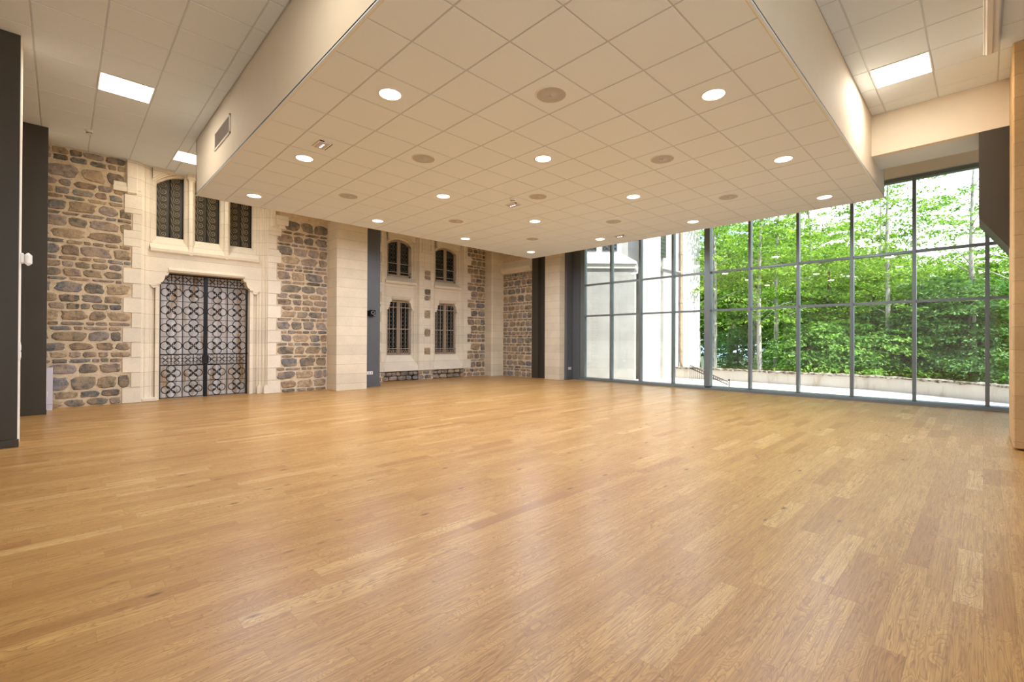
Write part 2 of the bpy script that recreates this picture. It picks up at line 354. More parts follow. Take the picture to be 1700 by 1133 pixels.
# ================================================================== rubble masonry
STONES = [(146, 128, 110), (150, 136, 124), (152, 138, 128), (126, 118, 102), (132, 130, 128), (166, 146, 120), (112, 106, 96), (156, 132, 108), (142, 132, 126), (130, 124, 112), (172, 152, 124), (124, 122, 120), (142, 128, 106)]
def stone(mb, u0, u1, z0, z1, fn, rng, d=.03, mi=1):
    d *= .72
    w_, h = u1-u0, z1-z0
    if w_ < .03 or h < .02: return
    c = lin(*STONES[rng.randrange(len(STONES))]); k = rng.uniform(.8, 1.15); c = (c[0]*k, c[1]*k, c[2]*k, 1)
    n = 13; cu, cz = (u0+u1)/2, (z0+z1)/2; base = len(mb.v); ex = rng.uniform(3.2, 9); a0 = rng.uniform(0, .5)
    sh = rng.uniform(-.14, .14); jit = [rng.uniform(.80, 1.06) for _ in range(n)]; out = []
    for i in range(n):
        a = 2*math.pi*(i+a0)/n; ca, sa = math.cos(a), math.sin(a)
        r = (abs(ca)**ex+abs(sa)**ex)**(-1/ex)*jit[i]
        out.append((max(-1, min(1, r*ca+sh*sa)), max(-1, min(1, r*sa))))
    tilt = rng.uniform(-.4, .4); tz = rng.uniform(-.4, .4); d *= rng.uniform(.6, 1.2)
    for sc, dd in ((1, -.004), (.95, .55), (.78, .9), (.4, 1)):
        for (p, q) in out:
            jj = rng.uniform(-.06, .06) if dd > .5 else 0
            hh = d*(dd+tilt*p*sc*.5+tz*q*sc*.4+jj*2) if dd > 0 else -.004
            mb.v.append(fn(cu+p*sc*w_/2*(1+jj*.5), cz+q*sc*h/2, hh))
    for r_ in range(3):
        for i in range(n):
            a = base+r_*n+i; b = base+r_*n+(i+1) % n
            mb.face((a, b, b+n, a+n), mi, c, False)
    mb.face(tuple(base+3*n+i for i in range(n)), mi, c, False)
def rubble(mb, lo, hi, z0, z1, fn, seed, course=.305, d=.03, mi=1, big=1.0):
    """random courses of stones between lo(z) and hi(z)"""
    rng = random.Random(seed); z = z0; ci = 0
    while z < z1-.03:
        top = min(z+course, z1); H = top-z; pat = rng.random(); g = .014
        if H < .12: rows = [(z, top)]
        elif pat < .45: t = z+H*rng.uniform(.66, .76); rows = [(z, t), (t, top)]
        elif pat < .7: t = z+H*rng.uniform(.42, .58); rows = [(z, t), (t, top)]
        elif pat < .85: rows = [(z, z+H*.9)]
        else: t = z+H*.3; rows = [(z, t), (t, top)]
        for a, b in rows:
            h = b-a; m_ = (a+b)/2; u = lo(m_)+.01; e = hi(m_)-.008
            while u < e-.03:
                w_ = h*rng.uniform(1.1, 2.3)*big if h > .1 else rng.uniform(.12, .38)
                w_ = min(max(w_, .07), .5)
                if e-(u+w_) < .09: w_ = e-u
                gg = rng.uniform(.004, .014)
                dz0 = rng.uniform(0, .008); dz1 = rng.uniform(0, .010)
                stone(mb, u+gg*.5, u+w_-gg*.5, a+g*.3+dz0, b-g*.3-dz1, fn, rng, d, mi)
                u += w_
        z = top; ci += 1

# ================================================================== shell
mb = MB(); mb.quad((-4.4, -4.4, 0), (12.5, -4.4, 0), (12.5, 13.8, 0), (-4.4, 13.8, 0)); mb.box(-4.4, 12.36, -4.4, 13.8, -.3, -.01)
struct(mb.build('floor', M['floor']), 'light oak strip floor running through the whole hall', 'floor')

# high ceiling of square tiles, left side and right side of the lowered box
def tiles(mb, x0, x1, y0, y1, z, gx, gy, holes=(), p=.6, gap=.0075, drop=.006):
    """tegular tiles under a grid plane; cut at the edges"""
    i0 = math.floor((x0-gx)/p); i1 = math.ceil((x1-gx)/p); j0 = math.floor((y0-gy)/p); j1 = math.ceil((y1-gy)/p)
    for i in range(i0, i1):
        for j in range(j0, j1):
            a, b = max(x0, gx+i*p), min(x1, gx+(i+1)*p); c, d = max(y0, gy+j*p), min(y1, gy+(j+1)*p)
            if b-a < .03 or d-c < .03 or (i, j) in holes: continue
            n = len(mb.v); e = .005
            A, B, C_, D = a+gap, b-gap, c+gap, d-gap
            mb.v += [(A, C_, z), (B, C_, z), (B, D, z), (A, D, z), (A+e, C_+e, z-drop), (B-e, C_+e, z-drop), (B-e, D-e, z-drop), (A+e, D-e, z-drop)]
            mb.face((n+4, n+7, n+6, n+5), 0)
            for q in range(4): mb.face((n+q, n+4+q, n+4+(q+1) % 4, n+(q+1) % 4), 0)
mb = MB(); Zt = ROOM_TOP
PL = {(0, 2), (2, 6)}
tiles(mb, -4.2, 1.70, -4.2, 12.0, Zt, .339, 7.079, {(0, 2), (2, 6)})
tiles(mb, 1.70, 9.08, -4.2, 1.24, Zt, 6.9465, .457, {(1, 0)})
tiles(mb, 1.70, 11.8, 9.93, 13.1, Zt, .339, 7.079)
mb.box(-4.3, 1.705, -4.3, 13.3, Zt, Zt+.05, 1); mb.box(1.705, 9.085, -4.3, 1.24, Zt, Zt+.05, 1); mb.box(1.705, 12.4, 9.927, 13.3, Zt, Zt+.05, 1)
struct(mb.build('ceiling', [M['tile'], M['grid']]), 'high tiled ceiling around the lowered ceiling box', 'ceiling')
mb = MB(); mb.box(-4.4, 12.6, -4.4, 13.9, 5.35, 5.5)
struct(mb.build('ceiling_slab', M['white']), 'roof slab above the high ceiling', 'ceiling')

# lowered box
BX0, BX1, BY0, BY1 = 1.708, 10.44, 1.239, 9.93
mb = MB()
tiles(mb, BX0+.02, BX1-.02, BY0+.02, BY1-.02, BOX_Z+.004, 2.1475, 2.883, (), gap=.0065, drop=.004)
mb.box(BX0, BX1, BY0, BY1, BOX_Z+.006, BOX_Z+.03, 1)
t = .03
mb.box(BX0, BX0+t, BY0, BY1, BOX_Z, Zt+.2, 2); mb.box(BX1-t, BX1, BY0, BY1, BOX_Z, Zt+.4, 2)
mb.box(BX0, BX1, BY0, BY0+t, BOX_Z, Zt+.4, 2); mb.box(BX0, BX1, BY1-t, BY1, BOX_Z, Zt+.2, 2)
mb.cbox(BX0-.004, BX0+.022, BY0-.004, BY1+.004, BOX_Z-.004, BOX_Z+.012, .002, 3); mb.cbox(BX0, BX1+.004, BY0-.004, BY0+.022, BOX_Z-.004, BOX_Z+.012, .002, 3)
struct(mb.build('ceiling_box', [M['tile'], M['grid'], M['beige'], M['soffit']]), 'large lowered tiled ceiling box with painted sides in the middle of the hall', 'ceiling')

# right-hand painted fascia, soffit and window lintel
mb = MB(); FX = 9.085; SZ = 4.21; SX = 9.885
mb.box(FX, FX+.1, -4.3, BY0, SZ, 5.35)
struct(mb.build('trim_1', M['beige']), 'warm painted fascia hanging under the high ceiling on the right', 'bulkhead')
mb = MB(); mb.box(FX+.1, SX, -4.3, BY0+.0, SZ, 5.35)
struct(mb.build('trim_2', M['soffit']), 'pale soffit between the warm fascia and the window pocket', 'soffit')
mb = MB(); mb.box(12.37, 12.60, -4.3, 10.3, 4.70, 5.35); mb.box(12.365, 12.371, -4.3, 10.2, 4.72, 5.30, 1)
for yj in (-1.5, -.25, 1.0, 2.25, 3.5): mb.box(12.36, 12.366, yj-.004, yj+.004, 4.72, 5.2, 1)
struct(mb.build('trim_3', [M['soffit'], M['white']]), 'pale lintel over the tall window wall', 'lintel')

# hidden sides of the hall
mb = MB(); mb.box(-4.4, -4.2, -.6, 13.9, 0, 5.4); mb.box(-4.4, -4.2, -4.4, -.6, 4.2, 5.4); mb.box(-4.4, -4.2, -4.4, -.6, 0, .1)
struct(mb.build('wall_west', M['white']), 'white painted wall behind the camera on the left', 'wall')
mb = MB(); mb.box(-4.4, -3.6, -4.4, -4.2, 0, 5.4); mb.box(4.0, 12.6, -4.4, -4.2, 0, 5.4); mb.box(-3.6, 4.0, -4.4, -4.2, 4.2, 5.4); mb.box(-3.6, 4.0, -4.4, -4.2, 0, .1)
struct(mb.build('wall_south', M['white']), 'white painted wall behind the camera on the right', 'wall')
mb = MB(); mb.quad((-40, -60, -.17), (12.4, -60, -.17), (12.4, -4.42, -.17), (-40, -4.42, -.17)); mb.quad((-40, -4.42, -.17), (-4.42, -4.42, -.17), (-4.42, 40, -.17), (-40, 40, -.17))
struct(mb.build('bounce_ground', M['terrace']), 'unseen pale gravel added behind the camera to bounce daylight into the hall', 'ground')  # unseen ground, added to bounce sunlight up into the hall
mb = MB(); mb.box(-4.4, 8.4, -8.2, -4.4, 4.35, 4.5)
struct(mb.build('sun_block_canopy', M['white']), 'unseen canopy added behind the camera to keep direct sun out', 'roof')  # unseen, added only to block direct sun from the south opening
bw = thing('window_9', 'unseen glazed wall added behind the camera to let daylight in', 'window wall', (2, -4.3, 0), kind='structure')  # unseen glazing, added to fill the hall with neutral daylight
for i in range(9):
    x = -3.6+7.6*i/8; mb = MB(); mb.box(x-.03, x+.03, -4.38, -4.25, .1, 4.2); mb.build('mullion', M['alu'], bw)
mb = MB(); mb.box(-3.6, 4.0, -4.31, -4.30, .1, 4.2); mb.build('pane', M['glass'], bw)
bw = thing('window_10', 'side window added behind the camera for daylight, placed by a reflection', 'window', (-4.3, -2.4, 0), kind='structure')  # added for daylight; position follows a reflection in the window wall
mb = MB(); mb.box(-4.31, -4.30, -4.2, -.6, .1, 4.2); mb.build('pane', M['glass'], bw)
mb = MB(); mb.box(-4.38, -4.25, -2.43, -2.37, .1, 4.2); mb.build('mullion', M['alu'], bw)

# ================================================================== wall with the iron door (left)
WY = 11.98
fnL = lambda u, z, n: (u, WY+.012-n, z)
AX0, AX1 = 1.15, 3.50
ZQ = [0, .315, .61, .915, 1.22, 1.51, 1.81, 2.11, 2.39, 2.70, 3.14, 3.46, 3.80, 4.17, 4.85]
QL = [.866, 1.0, .868, 1.002, .868, 1.003, .875, 1.01, .87, 1.0, .87, 1.008, .88, .912]
QR = [3.79, 3.69, 3.79, 3.69, 3.79, 3.69, 3.79, 3.69, 3.785, 3.69, 3.79, 3.69, 3.79, 3.66]
def step(tab): return lambda z: tab[max(0, min(len(tab)-1, [i for i in range(len(ZQ)-1) if ZQ[i] <= z+1e-6][-1]))]
mb = MB()
mb.box(-4.3, AX0, WY+.012, 13.4, 0, 5.3, 0); mb.box(AX1, 4.95, WY+.012, 13.4, 0, 5.3, 0); mb.box(AX0, AX1, 12.62, 13.4, 0, 5.3, 0)
rubble(mb, lambda z: -.62, step(QL), .0, 4.845, fnL, 11)
rubble(mb, step(QR), lambda z: 4.93, .0, 4.3, fnL, 23)
struct(mb.build('wall_north', [M['mortar'], M['stone']]), 'rubble stone wall around the iron grille doorway', 'wall')

def jamb_profile(x0, x1, y0, dep):
    """moulded splay from the arris (x0,y0) in to (x1,y0+dep)"""
    P = [(0, 0), (.02, .10), (.10, .13), (.12, .28), (.20, .34), (.26, .30), (.34, .36), (.36, .46), (.52, .50), (.56, .60), (.62, .58), (.70, .64), (.74, .76), (.90, .86), (1, 1)]
    return [(x0+(x1-x0)*a, y0+dep*b) for a, b in P]
def jamb(mb, x0, x1, y0, dep, z0, z1, back, mi=0):
    pts = jamb_profile(x0, x1, y0, dep)
    out = -1 if x1 > x0 else 1
    pts = pts+[(x1, back), (x0, back)]
    if x1 < x0: pts = pts[::-1]
    mb.prism(pts, z0, z1, mi)
def quoins(mb, tab, arris, left, y, zq, mi=0, pr=.006):
    for i in range(len(zq)-1):
        a, b = (tab[i], arris) if left else (arris, tab[i])
        mb.cbox(a, b, y-pr, y+.2, zq[i]+.002, zq[i+1]-.002, .004, mi)
mb = MB()
quoins(mb, QL, AX0, True, WY, ZQ); quoins(mb, QR, AX1, False, WY, ZQ)
jamb(mb, AX0, 1.42, WY, .30, 0, 5.3, 12.62); jamb(mb, AX1, 3.235, WY, .30, 0, 5.3, 12.62)
# base stops of the right-hand shafts
for xs, yy in ((3.475, WY-.0), (3.36, 12.08)):
    mb.cbox(xs-.05, xs+.05, yy-.012, yy+.1, 0, .16, .006); mb.extr([(xs-.05, .16), (xs+.05, .16), (xs, .23)], yy-.012, yy+.06, 'y')
mb.cbox(1.17, 1.42, WY+.02, WY+.3, 0, .07, .01)
# door head: flat lintel with shouldered corners
FYp = 12.13
def arcpts(cx, cz, r, a0, a1, n=8): return [(cx+r*math.cos(math.radians(a0+(a1-a0)*i/n)), cz+r*math.sin(math.radians(a0+(a1-a0)*i/n))) for i in range(n+1)]
def head(mb, x0, x1, zs, zt, top, wy, back, sh=.125, mi=0, fr=.0):
    """slab over an opening x0..x1 from zs shoulders up to zt lintel"""
    q = (zt-zs)
    left = [(x0, zs-.0), (x0+.0, zs+q*.12)]+[(x0+sh*.62*math.sin(math.radians(a))-.012, zs+q*.12+q*.6*(1-math.cos(math.radians(a)))) for a in range(0, 91, 15)]+[(x0+sh*.8, zs+q*.74), (x0+sh, zs+q*.86), (x0+sh, zt)]
    right = [(x0+x1-a, b) for a, b in left][::-1]
    poly = [(x0-.35, zs), ]+left+right+[(x1+.35, zs), (x1+.35, top), (x0-.35, top)]
    # as quads strips: left shoulder, right shoulder, middle
    n = len(mb.v); k = len(poly)
    # triangulate by splitting in three convex-ish ngons
    def ng(pts):
        b = len(mb.v); kk = len(pts)
        mb.v.extend([(p, wy, z) for p, z in pts]); mb.v.extend([(p, back, z) for p, z in pts])
        mb.face(tuple(range(b, b+kk)), mi); mb.face(tuple(range(b+kk, b+2*kk))[::-1], mi)
        for i in range(kk): mb.face((b+i, b+kk+i, b+kk+(i+1) % kk, b+(i+1) % kk), mi)
    for i in range(len(left)-1):
        (a, b), (c, d) = left[i], left[i+1]
        if abs(d-b) > 1e-5: ng([(x0-.05, b), (a, b), (c, d), (x0-.05, d)]); ng([(x0+x1-a, b), (x1+.05, b), (x1+.05, d), (x0+x1-c, d)])
    ng([(x0-.05, zt), (x1+.05, zt), (x1+.05, top), (x0-.05, top)])
head(mb, 1.485, 3.155, 2.44, 2.70, 3.16, FYp, 12.62, .135)
mb.box(1.28, 1.435, FYp, 12.4, 2.44, 3.16); mb.box(3.205, 3.365, FYp, 12.4, 2.44, 3.16)
for e0, e1 in ((1.28, 1.42), (3.365, 3.225)): mb.extr([(e0, 2.44), (e1, 2.44), (e1, 2.37), ((e0+e1)/2, 2.35), ((e0*3+e1)/4, 2.40)] if e0 < e1 else [(e0, 2.44), ((e0*3+e1)/4, 2.40), ((e0+e1)/2, 2.35), (e1, 2.37), (e1, 2.44)], FYp, 12.3, 'y')
mb.extr([(12.07, 2.757), (12.07, 2.745), (12.10, 2.71), (12.14, 2.70), (12.14, 2.81), (12.10, 2.79)], 1.61, 3.04, 'x')   # drip moulding over the door
mb.box(1.40, 1.47, 12.16, 12.6, 0, 2.46); mb.box(3.17, 3.24, 12.16, 12.6, 0, 2.46)
# sill moulding under the three lights
mb.extr([(12.05, 3.175), (12.06, 3.12), (12.10, 3.10), (12.16, 3.09), (12.32, 3.46), (12.32, 3.47), (12.09, 3.20)], 1.30, 3.335, 'x')
mb.extr([(12.08, 3.19), (12.32, 3.445), (12.45, 3.445), (12.45, 3.12), (12.10, 3.12)], 1.30, 3.335, 'x')
# mullions and arch of the three lights
def mull(mb, xc, w_, z0, z1, yf=12.06, yb=12.36, mi=0):
    h = w_/2
    mb.prism([(xc-h, yb), (xc-h, 12.24), (xc-h*.45, 12.16), (xc-h*.42, yf+.02), (xc-h*.2, yf), (xc+h*.2, yf), (xc+h*.42, yf+.02), (xc+h*.45, 12.16), (xc+h, 12.24), (xc+h, yb)], z0, z1, mi)
for xc in (1.994, 2.668):
    mull(mb, xc, .20, 3.10, 4.90); mb.cbox(xc-.075, xc+.075, 12.035, 12.2, 4.74, 4.9, .012); mb.cbox(xc-.055, xc+.055, 12.045, 12.2, 4.70, 4.74, .008)
def arch_over(mb, x0, x1, f, top, yf, yb, mi=0, n=16):
    for i in range(n):
        a, b = x0+(x1-x0)*i/n, x0+(x1-x0)*(i+1)/n; za, zb = f(a), f(b); k = len(mb.v)
        mb.v += [(a, yf, za), (b, yf, zb), (b, yf, top), (a, yf, top), (a, yb, za), (b, yb, zb)]
        mb.face((k, k+1, k+2, k+3), mi); mb.face((k, k+4, k+5, k+1), mi)
arcz = lambda x: 4.57+.23*(1-((x-1.91)/.50)**2) if x < 1.91 else (4.80 if x < 2.74 else 4.57+.23*(1-((x-2.74)/.50)**2))
for off, yf, yb in ((0, 12.30, 12.6), (.05, 12.22, 12.30), (.085, 12.17, 12.22), (.13, 12.12, 12.17)):
    arch_over(mb, 1.34, 3.31, lambda x: arcz(x)+off, 5.2, yf, yb)
# hood-mould stops
mb.cbox(.91, 1.075, WY-.05, WY+.05, 4.19, 4.852, .012); mb.cbox(.70, .93, WY-.042, WY+.05, 4.20, 4.31, .012); mb.cbox(.71, .925, WY-.028, WY+.03, 4.305, 4.39, .01); mb.cbox(1.0, 1.14, WY-.02, WY+.05, 4.26, 4.852, .01)
mb.cbox(3.56, 3.66, WY-.05, WY+.05, 4.0, 4.85, .012); mb.cbox(3.66, 3.95, WY-.05, WY+.06, 4.06, 4.30, .015); mb.extr([(3.70, 3.98), (3.90, 3.98), (3.86, 4.06), (3.74, 4.06)], WY-.035, WY+.05, 'y')
struct(mb.build('trim_4', M['lime_j']), 'pale limestone surround of the iron grille doorway and three lights', 'stone surround')

# ================================================================== iron grille door
GY = 12.34
door = thing('door_1', 'double doorway closed by black iron quatrefoil grilles', 'door', (2.32, GY, 0), kind='structure')
mb = MB(); nseg = 60; prev = None
for i in range(nseg+1):
    x = 1.46+(3.18-1.46)*i/nseg; y = 12.56+.02*math.sin(i*1.3)
    if prev: mb.quad((prev[0], prev[1], 0), (x, y, 0), (x, y, 2.9), (prev[0], prev[1], 2.9))
    prev = (x, y)
o = mb.build('backing_panel', M['backing'], door); o['label'] = 'pale veined panel seen through the ironwork'
rowsZ = [0.02, .365, .715, .95, 1.335, 1.72, 2.105, 2.485, 2.69]
small = {2, 7}
def leafwork(x0, x1, hand):
    st = MB(); b = .013
    for x in (x0, x1): st.box(x-b, x+b, GY-.02, GY+.02, 0.005, 2.70 if x == (x1 if hand < 0 else x0) else 2.62)
    xm = (x0+x1)/2
    st.box(xm-.007, xm+.007, GY-.012, GY+.012, .01, 2.70)
    for i, z in enumerate(rowsZ):
        h = .012 if i in (2, 3, 7) else .0055
        if i == 8: st.box(x0+(.12 if hand < 0 else 0), x1-(.12 if hand > 0 else 0), GY-.02, GY+.02, 2.675, 2.72); continue
        st.box(x0, x1, GY-.012, GY+.012, z-h, z+h)
    for q in (.25, .75):
        x = x0+(x1-x0)*q
        for r_ in small: st.box(x-.006, x+.006, GY-.01, GY+.01, rowsZ[r_], rowsZ[r_+1])
    stl = st.build('door_leaf', M['iron'], door)
    ir = MB()
    def quatre(cx, cz, R_, rr, bar):
        for dx, dz in ((R_, 0), (-R_, 0), (0, R_), (0, -R_)):
            ir.tube([(cx+dx+rr*math.cos(t_*math.pi/9), GY-.006, cz+dz+rr*math.sin(t_*math.pi/9)) for t_ in range(18)], bar, 5, True)
        for sx_, sz_ in ((1, 1), (1, -1), (-1, 1), (-1, -1)):
            a, b_ = R_*.45, R_*.88
            ir.tube([(cx+sx_*a, GY-.012, cz+sz_*a), (cx+sx_*(a+b_)/2, GY-.014, cz+sz_*(a+b_)/2), (cx+sx_*b_, GY-.012, cz+sz_*b_)], bar*1.25, 5)
    for r_ in range(8):
        za, zb = rowsZ[r_], rowsZ[r_+1]; zc = (za+zb)/2; hz = (zb-za)/2
        nc = 4 if r_ in small else 2
        for c_ in range(nc):
            wx = (x1-x0)/nc; xc = x0+wx*(c_+.5); m_ = min(wx/2, hz)
            quatre(xc, zc, m_*.52, m_*.455, .0085 if nc == 2 else .0052)
    for k_ in range(2):                                        # pickets below the middle rail
        pass
    ir.build('ironwork', M['iron'], stl)
    return stl
l1 = leafwork(1.497, 2.295, -1); l2 = leafwork(2.345, 3.143, 1)
mb = MB(); mb.box(2.292, 2.348, GY-.03, GY+.02, 0, 2.70); mb.build('meeting_stile', M['iron'], door)
mb = MB(); mb.cbox(2.26, 2.38, GY-.05, GY+.02, .74, .93, .006); mb.lathe([(0, .845), (.02, .845), (.02, .825), (0, .825)], 2.41, GY-.06, 10); mb.box(2.38, 2.45, GY-.05, GY-.035, .828, .842)
mb.build('lock_case', M['iron'], door)
mb = MB(); mb.box(1.40, 3.22, GY-.035, GY-.02, .945, .965); mb.build('security_bar', M['iron'], door)

# ================================================================== three scroll-grille lights
def spiral(cx, cz, r, turns, hand, a0, y, n=40):
    out = []
    for i in range(n+1):
        t_ = i/n; rr = r*(.1+.9*t_); a = a0+hand*turns*2*math.pi*t_; out.append((cx+rr*math.cos(a), y, cz+rr*math.sin(a)))
    return out
for k_, (xa, xb, nm) in enumerate(((1.425, 1.895, 'left'), (2.094, 2.565, 'middle'), (2.772, 3.232, 'right'))):
    wd = thing('window_%d' % (k_+1), '%s scroll-ironwork light above the grille doorway' % nm, 'window', ((xa+xb)/2, 12.37, 3.45), kind='structure')
    mb = MB(); mb.box(xa-.02, xb+.02, 12.40, 12.42, 3.42, 4.86); mb.build('pane', M['olive'], wd)
    mb = MB(); y = 12.355
    for x in (xa+.006, xb-.006): mb.box(x-.007, x+.007, y-.02, y+.03, 3.445, 4.82)
    mb.box(xa, xb, y-.02, y+.03, 3.445, 3.46)
    o = mb.build('window_frame', M['iron'], wd)
    mb = MB(); xm = (xa+xb)/2
    mb.tube([(xm, y-.012, 3.46), (xm, y-.012, 4.8)], .007, 6)
    for zk in (3.56, 3.86, 4.16, 4.46): mb.cbox(xm-.014, xm+.014, y-.028, y+.004, zk-.016, zk+.016, .004)
    o = mb.build('centre_bar', M['iron'], wd)
    mb = MB(); q = (xb-xa)/4; nrow = 9; ph = 1.36/nrow
    for c_ in (0, 1):
        xc = xa+q*(1+2*c_); hd = -1
        for r_ in range(nrow):
            zc = 3.545+ph*r_
            pts = spiral(xc, zc, .066, 1.7, hd, .4, y-.004)
            ex_, _, ez_ = pts[-1]
            tail = [(ex_-.5*(ex_-(xc-q*.92))*s_*1.0-.03*s_, y-.004, ez_+ph*.9*s_*s_+.02*s_) for s_ in (.25, .5, .75, 1)]
            mb.tube(pts+tail, .0055, 5)
    mb.build('scrollwork', M['scroll'], wd)

# ================================================================== white stub walls with charcoal fronts (far left)
def sock(name, label, cx, cy, z, face, n=3, wdt=.07, grp=None):
    """face: 'y' looks to -y, 'x' looks to +x"""
    t_ = thing(name, label, 'socket', (cx, cy, z), grp)
    for part in (0, 1):
        mb = MB(); hw = wdt*n/2
        if part == 0:
            mb.cbox(-hw, hw, -.012, 0, -.042, .042, .003)
            mb.build('cover_plate', M['whiteplastic'], t_, (0, 0, 0))
        else:
            for i in range(n):
                mb = MB(); x = -hw+wdt*(i+.5); mb.cbox(x-.022, x+.022, -.0145, -.0115, -.022, .022, .001)
                mb.build('socket_insert', M['grille'], t_, (0, 0, 0))
    if face == 'x': t_.rotation_euler = (0, 0, math.pi/2)
    return t_
mb = MB(); mb.box(-4.2, -.357, 7.99, 8.40, 0, Zt-.002)
struct(mb.build('wall_stub', M['white']), 'nearer white stub wall at the left edge behind a charcoal panel', 'wall')
t_ = thing('wall_panel', 'tall charcoal panel cut by the left edge of the photo', 'panel', (-1.5, 7.97, 0))
mb = MB(); mb.cbox(-4.2, -.36, 7.965, 7.989, .09, Zt-.01, .002); mb.build('panel_face', M['black'], t_)
mb = MB(); mb.cbox(-4.2, -.345, 7.945, 7.989, 0.001, .09, .004); mb.build('skirting', M['black'], t_)
mb = MB(); mb.box(-4.2, -.19, 11.12, 11.60, 0, Zt-.002)
struct(mb.build('wall_stub', M['white']), 'farther white stub wall beside the rubble stone wall', 'wall')
t_ = thing('wall_panel', 'charcoal panel standing just before the rubble wall on the left', 'panel', (-1.5, 11.1, 0))
mb = MB(); mb.cbox(-4.2, -.172, 11.09, 11.119, .08, Zt-.01, .002); mb.build('panel_face', M['black'], t_)
mb = MB(); mb.cbox(-4.2, -.165, 11.075, 11.119, 0.001, .08, .004); mb.build('skirting', M['black'], t_)
mb = MB(); mb.cbox(-.189, -.10, 11.62, 11.92, .001, .76, .004); mb.cbox(-.189, -.098, 11.61, 11.93, .12, .135, .002)
tag(mb.build('cable_trunking', M['lilac']), 'short pale lilac trunking box at the foot of the rubble wall', 'trunking')
t_ = thing('light_switch', 'slim white switch plate on the edge of the nearer stub wall', 'switch', (-.357, 8.16, 1.12))
mb = MB(); mb.cbox(-.001, .011, -.05, .05, -.11, .11, .003); mb.build('cover_plate', M['whiteplastic'], t_, (0, 0, 0))
mb = MB(); mb.cbox(.010, .016, -.025, .025, -.08, -.01, .002); mb.cbox(.010, .016, -.025, .025, .01, .08, .002); mb.build('rocker', M['whiteplastic'], t_, (0, 0, 0))
t_ = thing('alarm_sounder', 'white rounded alarm sounder on the edge of the nearer stub wall', 'alarm', (-.357, 8.22, 2.25))
mb = MB(); mb.cbox(-.001, .03, -.05, .05, -.06, .06, .008); mb.build('base', M['whiteplastic'], t_, (0, 0, 0))
mb = MB()
for i in range(6):
    pass
mb.cbox(.03, .10, -.045, .045, -.085, .07, .03); mb.build('cover', M['whiteplastic'], t_, (0, 0, 0))
sock('wall_socket', 'tiny white socket on the edge of the farther stub wall', -.165, 11.2, .33, 'x', 1)

# ================================================================== column and charcoal panel C
mb = MB(); mb.cbox(4.925, 5.745, 11.42, 12.4, 0, 5.3, .006)
struct(mb.build('trim_5', M['pillar']), 'square limestone column between the grille doorway and the far windows', 'column')
mb = MB(); mb.box(5.74, 6.42, 12.0, 13.4, 0, 5.3)
struct(mb.build('wall_recess', M['white']), 'white return wall behind the grey panel next to the column', 'wall')
t_ = thing('wall_panel', 'grey panel right of the limestone column carrying a small projector', 'panel', (6.1, 11.87, 0))
mb = MB(); mb.cbox(5.76, 6.355, 11.87, 11.99, .07, 4.84, .003); mb.build('panel_face', M['dark'], t_)
mb = MB(); mb.cbox(5.76, 6.375, 11.85, 11.99, .001, .07, .004); mb.build('skirting', M['dark'], t_)
sock('wall_socket', 'white triple socket low on the grey panel beside the column', 6.03, 11.869, .385, 'y', 3, .075)
t_ = thing('speaker_bracket_unit', 'small black wall unit with bright trim on the grey panel by the column', 'wall unit', (6.03, 11.87, 2.03))
mb = MB(); mb.cbox(-.08, .10, -.03, 0, -.08, .07, .006); mb.build('mount', M['lens'], t_, (0, 0, 0))
mb = MB(); mb.cbox(-.02, .14, -.10, -.03, -.09, .09, .01); mb.build('body', M['lens'], t_, (0, 0, 0))
mb = MB()
for rr in (.035, .05): mb.tube([(.06+rr*math.cos(a*math.pi/10), -.103, .015+rr*math.sin(a*math.pi/10)) for a in range(20)], .005, 5, True)
mb.cbox(.08, .13, -.106, -.10, -.075, -.045, .002); o = mb.build('lens_ring', M['chrome'], t_, (0, 0, 0)); o['label'] = 'bright metal ring and badge'

# ================================================================== far window wall
VY = 13.10
fnF = lambda u, z, n: (u, VY+.012-n, z)
ZF = [.31, .62, .93, 1.24, 1.55, 1.86, 2.17, 2.48, 2.79, 3.10, 3.41, 3.72, 4.03, 4.34, 4.86]
B1 = (7.155, 8.42); B2 = (8.985, 10.28)
QF = [10.60, 10.44]*7
stepF = lambda z: 10.40 if z < .31 else QF[max(0, min(13, int((z-.31)/.31)))]
mb = MB()
mb.box(6.42, B1[0], VY+.012, 13.8, 0, 5.3); mb.box(B1[1], B2[0], VY+.012, 13.8, 0, 5.3); mb.box(B2[1], 12.6, VY+.012, 13.8, 0, 5.3)
mb.box(B1[0], B1[1], 13.6, 13.8, 0, 5.3); mb.box(B2[0], B2[1], 13.6, 13.8, 0, 5.3)
rubble(mb, lambda z: 6.43, lambda z: 11.30, .0, .29, fnF, 5, .29)
rubble(mb, stepF, lambda z: 11.30, .31, 4.84, fnF, 8, .31, .03, 1, .85)
rubble(mb, lambda z: 6.43, lambda z: [6.95, 7.05][int(z/.31) % 2], .31, 4.84, fnF, 9, .155)
for (a, b) in ((3.32, 3.645), (2.62, 3.02), (2.02, 2.31), (1.41, 1.70), (.81, 1.06)):
    rg = random.Random(int(a*100)); mb.box(8.61, 8.87, VY-.004, VY+.02, a, b); m_ = (a+b)/2+rg.uniform(-.03, .03)
    f2 = lambda u, z, n: (u, VY-.006-n, z)
    if a > 2.5: stone(mb, 8.62, 8.86, a+.01, m_-.008, f2, rg, .02); stone(mb, 8.62, 8.86, m_+.008, b-.01, f2, rg, .02)
    else: stone(mb, 8.62, 8.86, a+.01, b-.01, f2, rg, .02)
struct(mb.build('wall_far', [M['mortar'], M['stone']]), 'far rubble wall holding the two barred window bays', 'wall')
mb = MB()
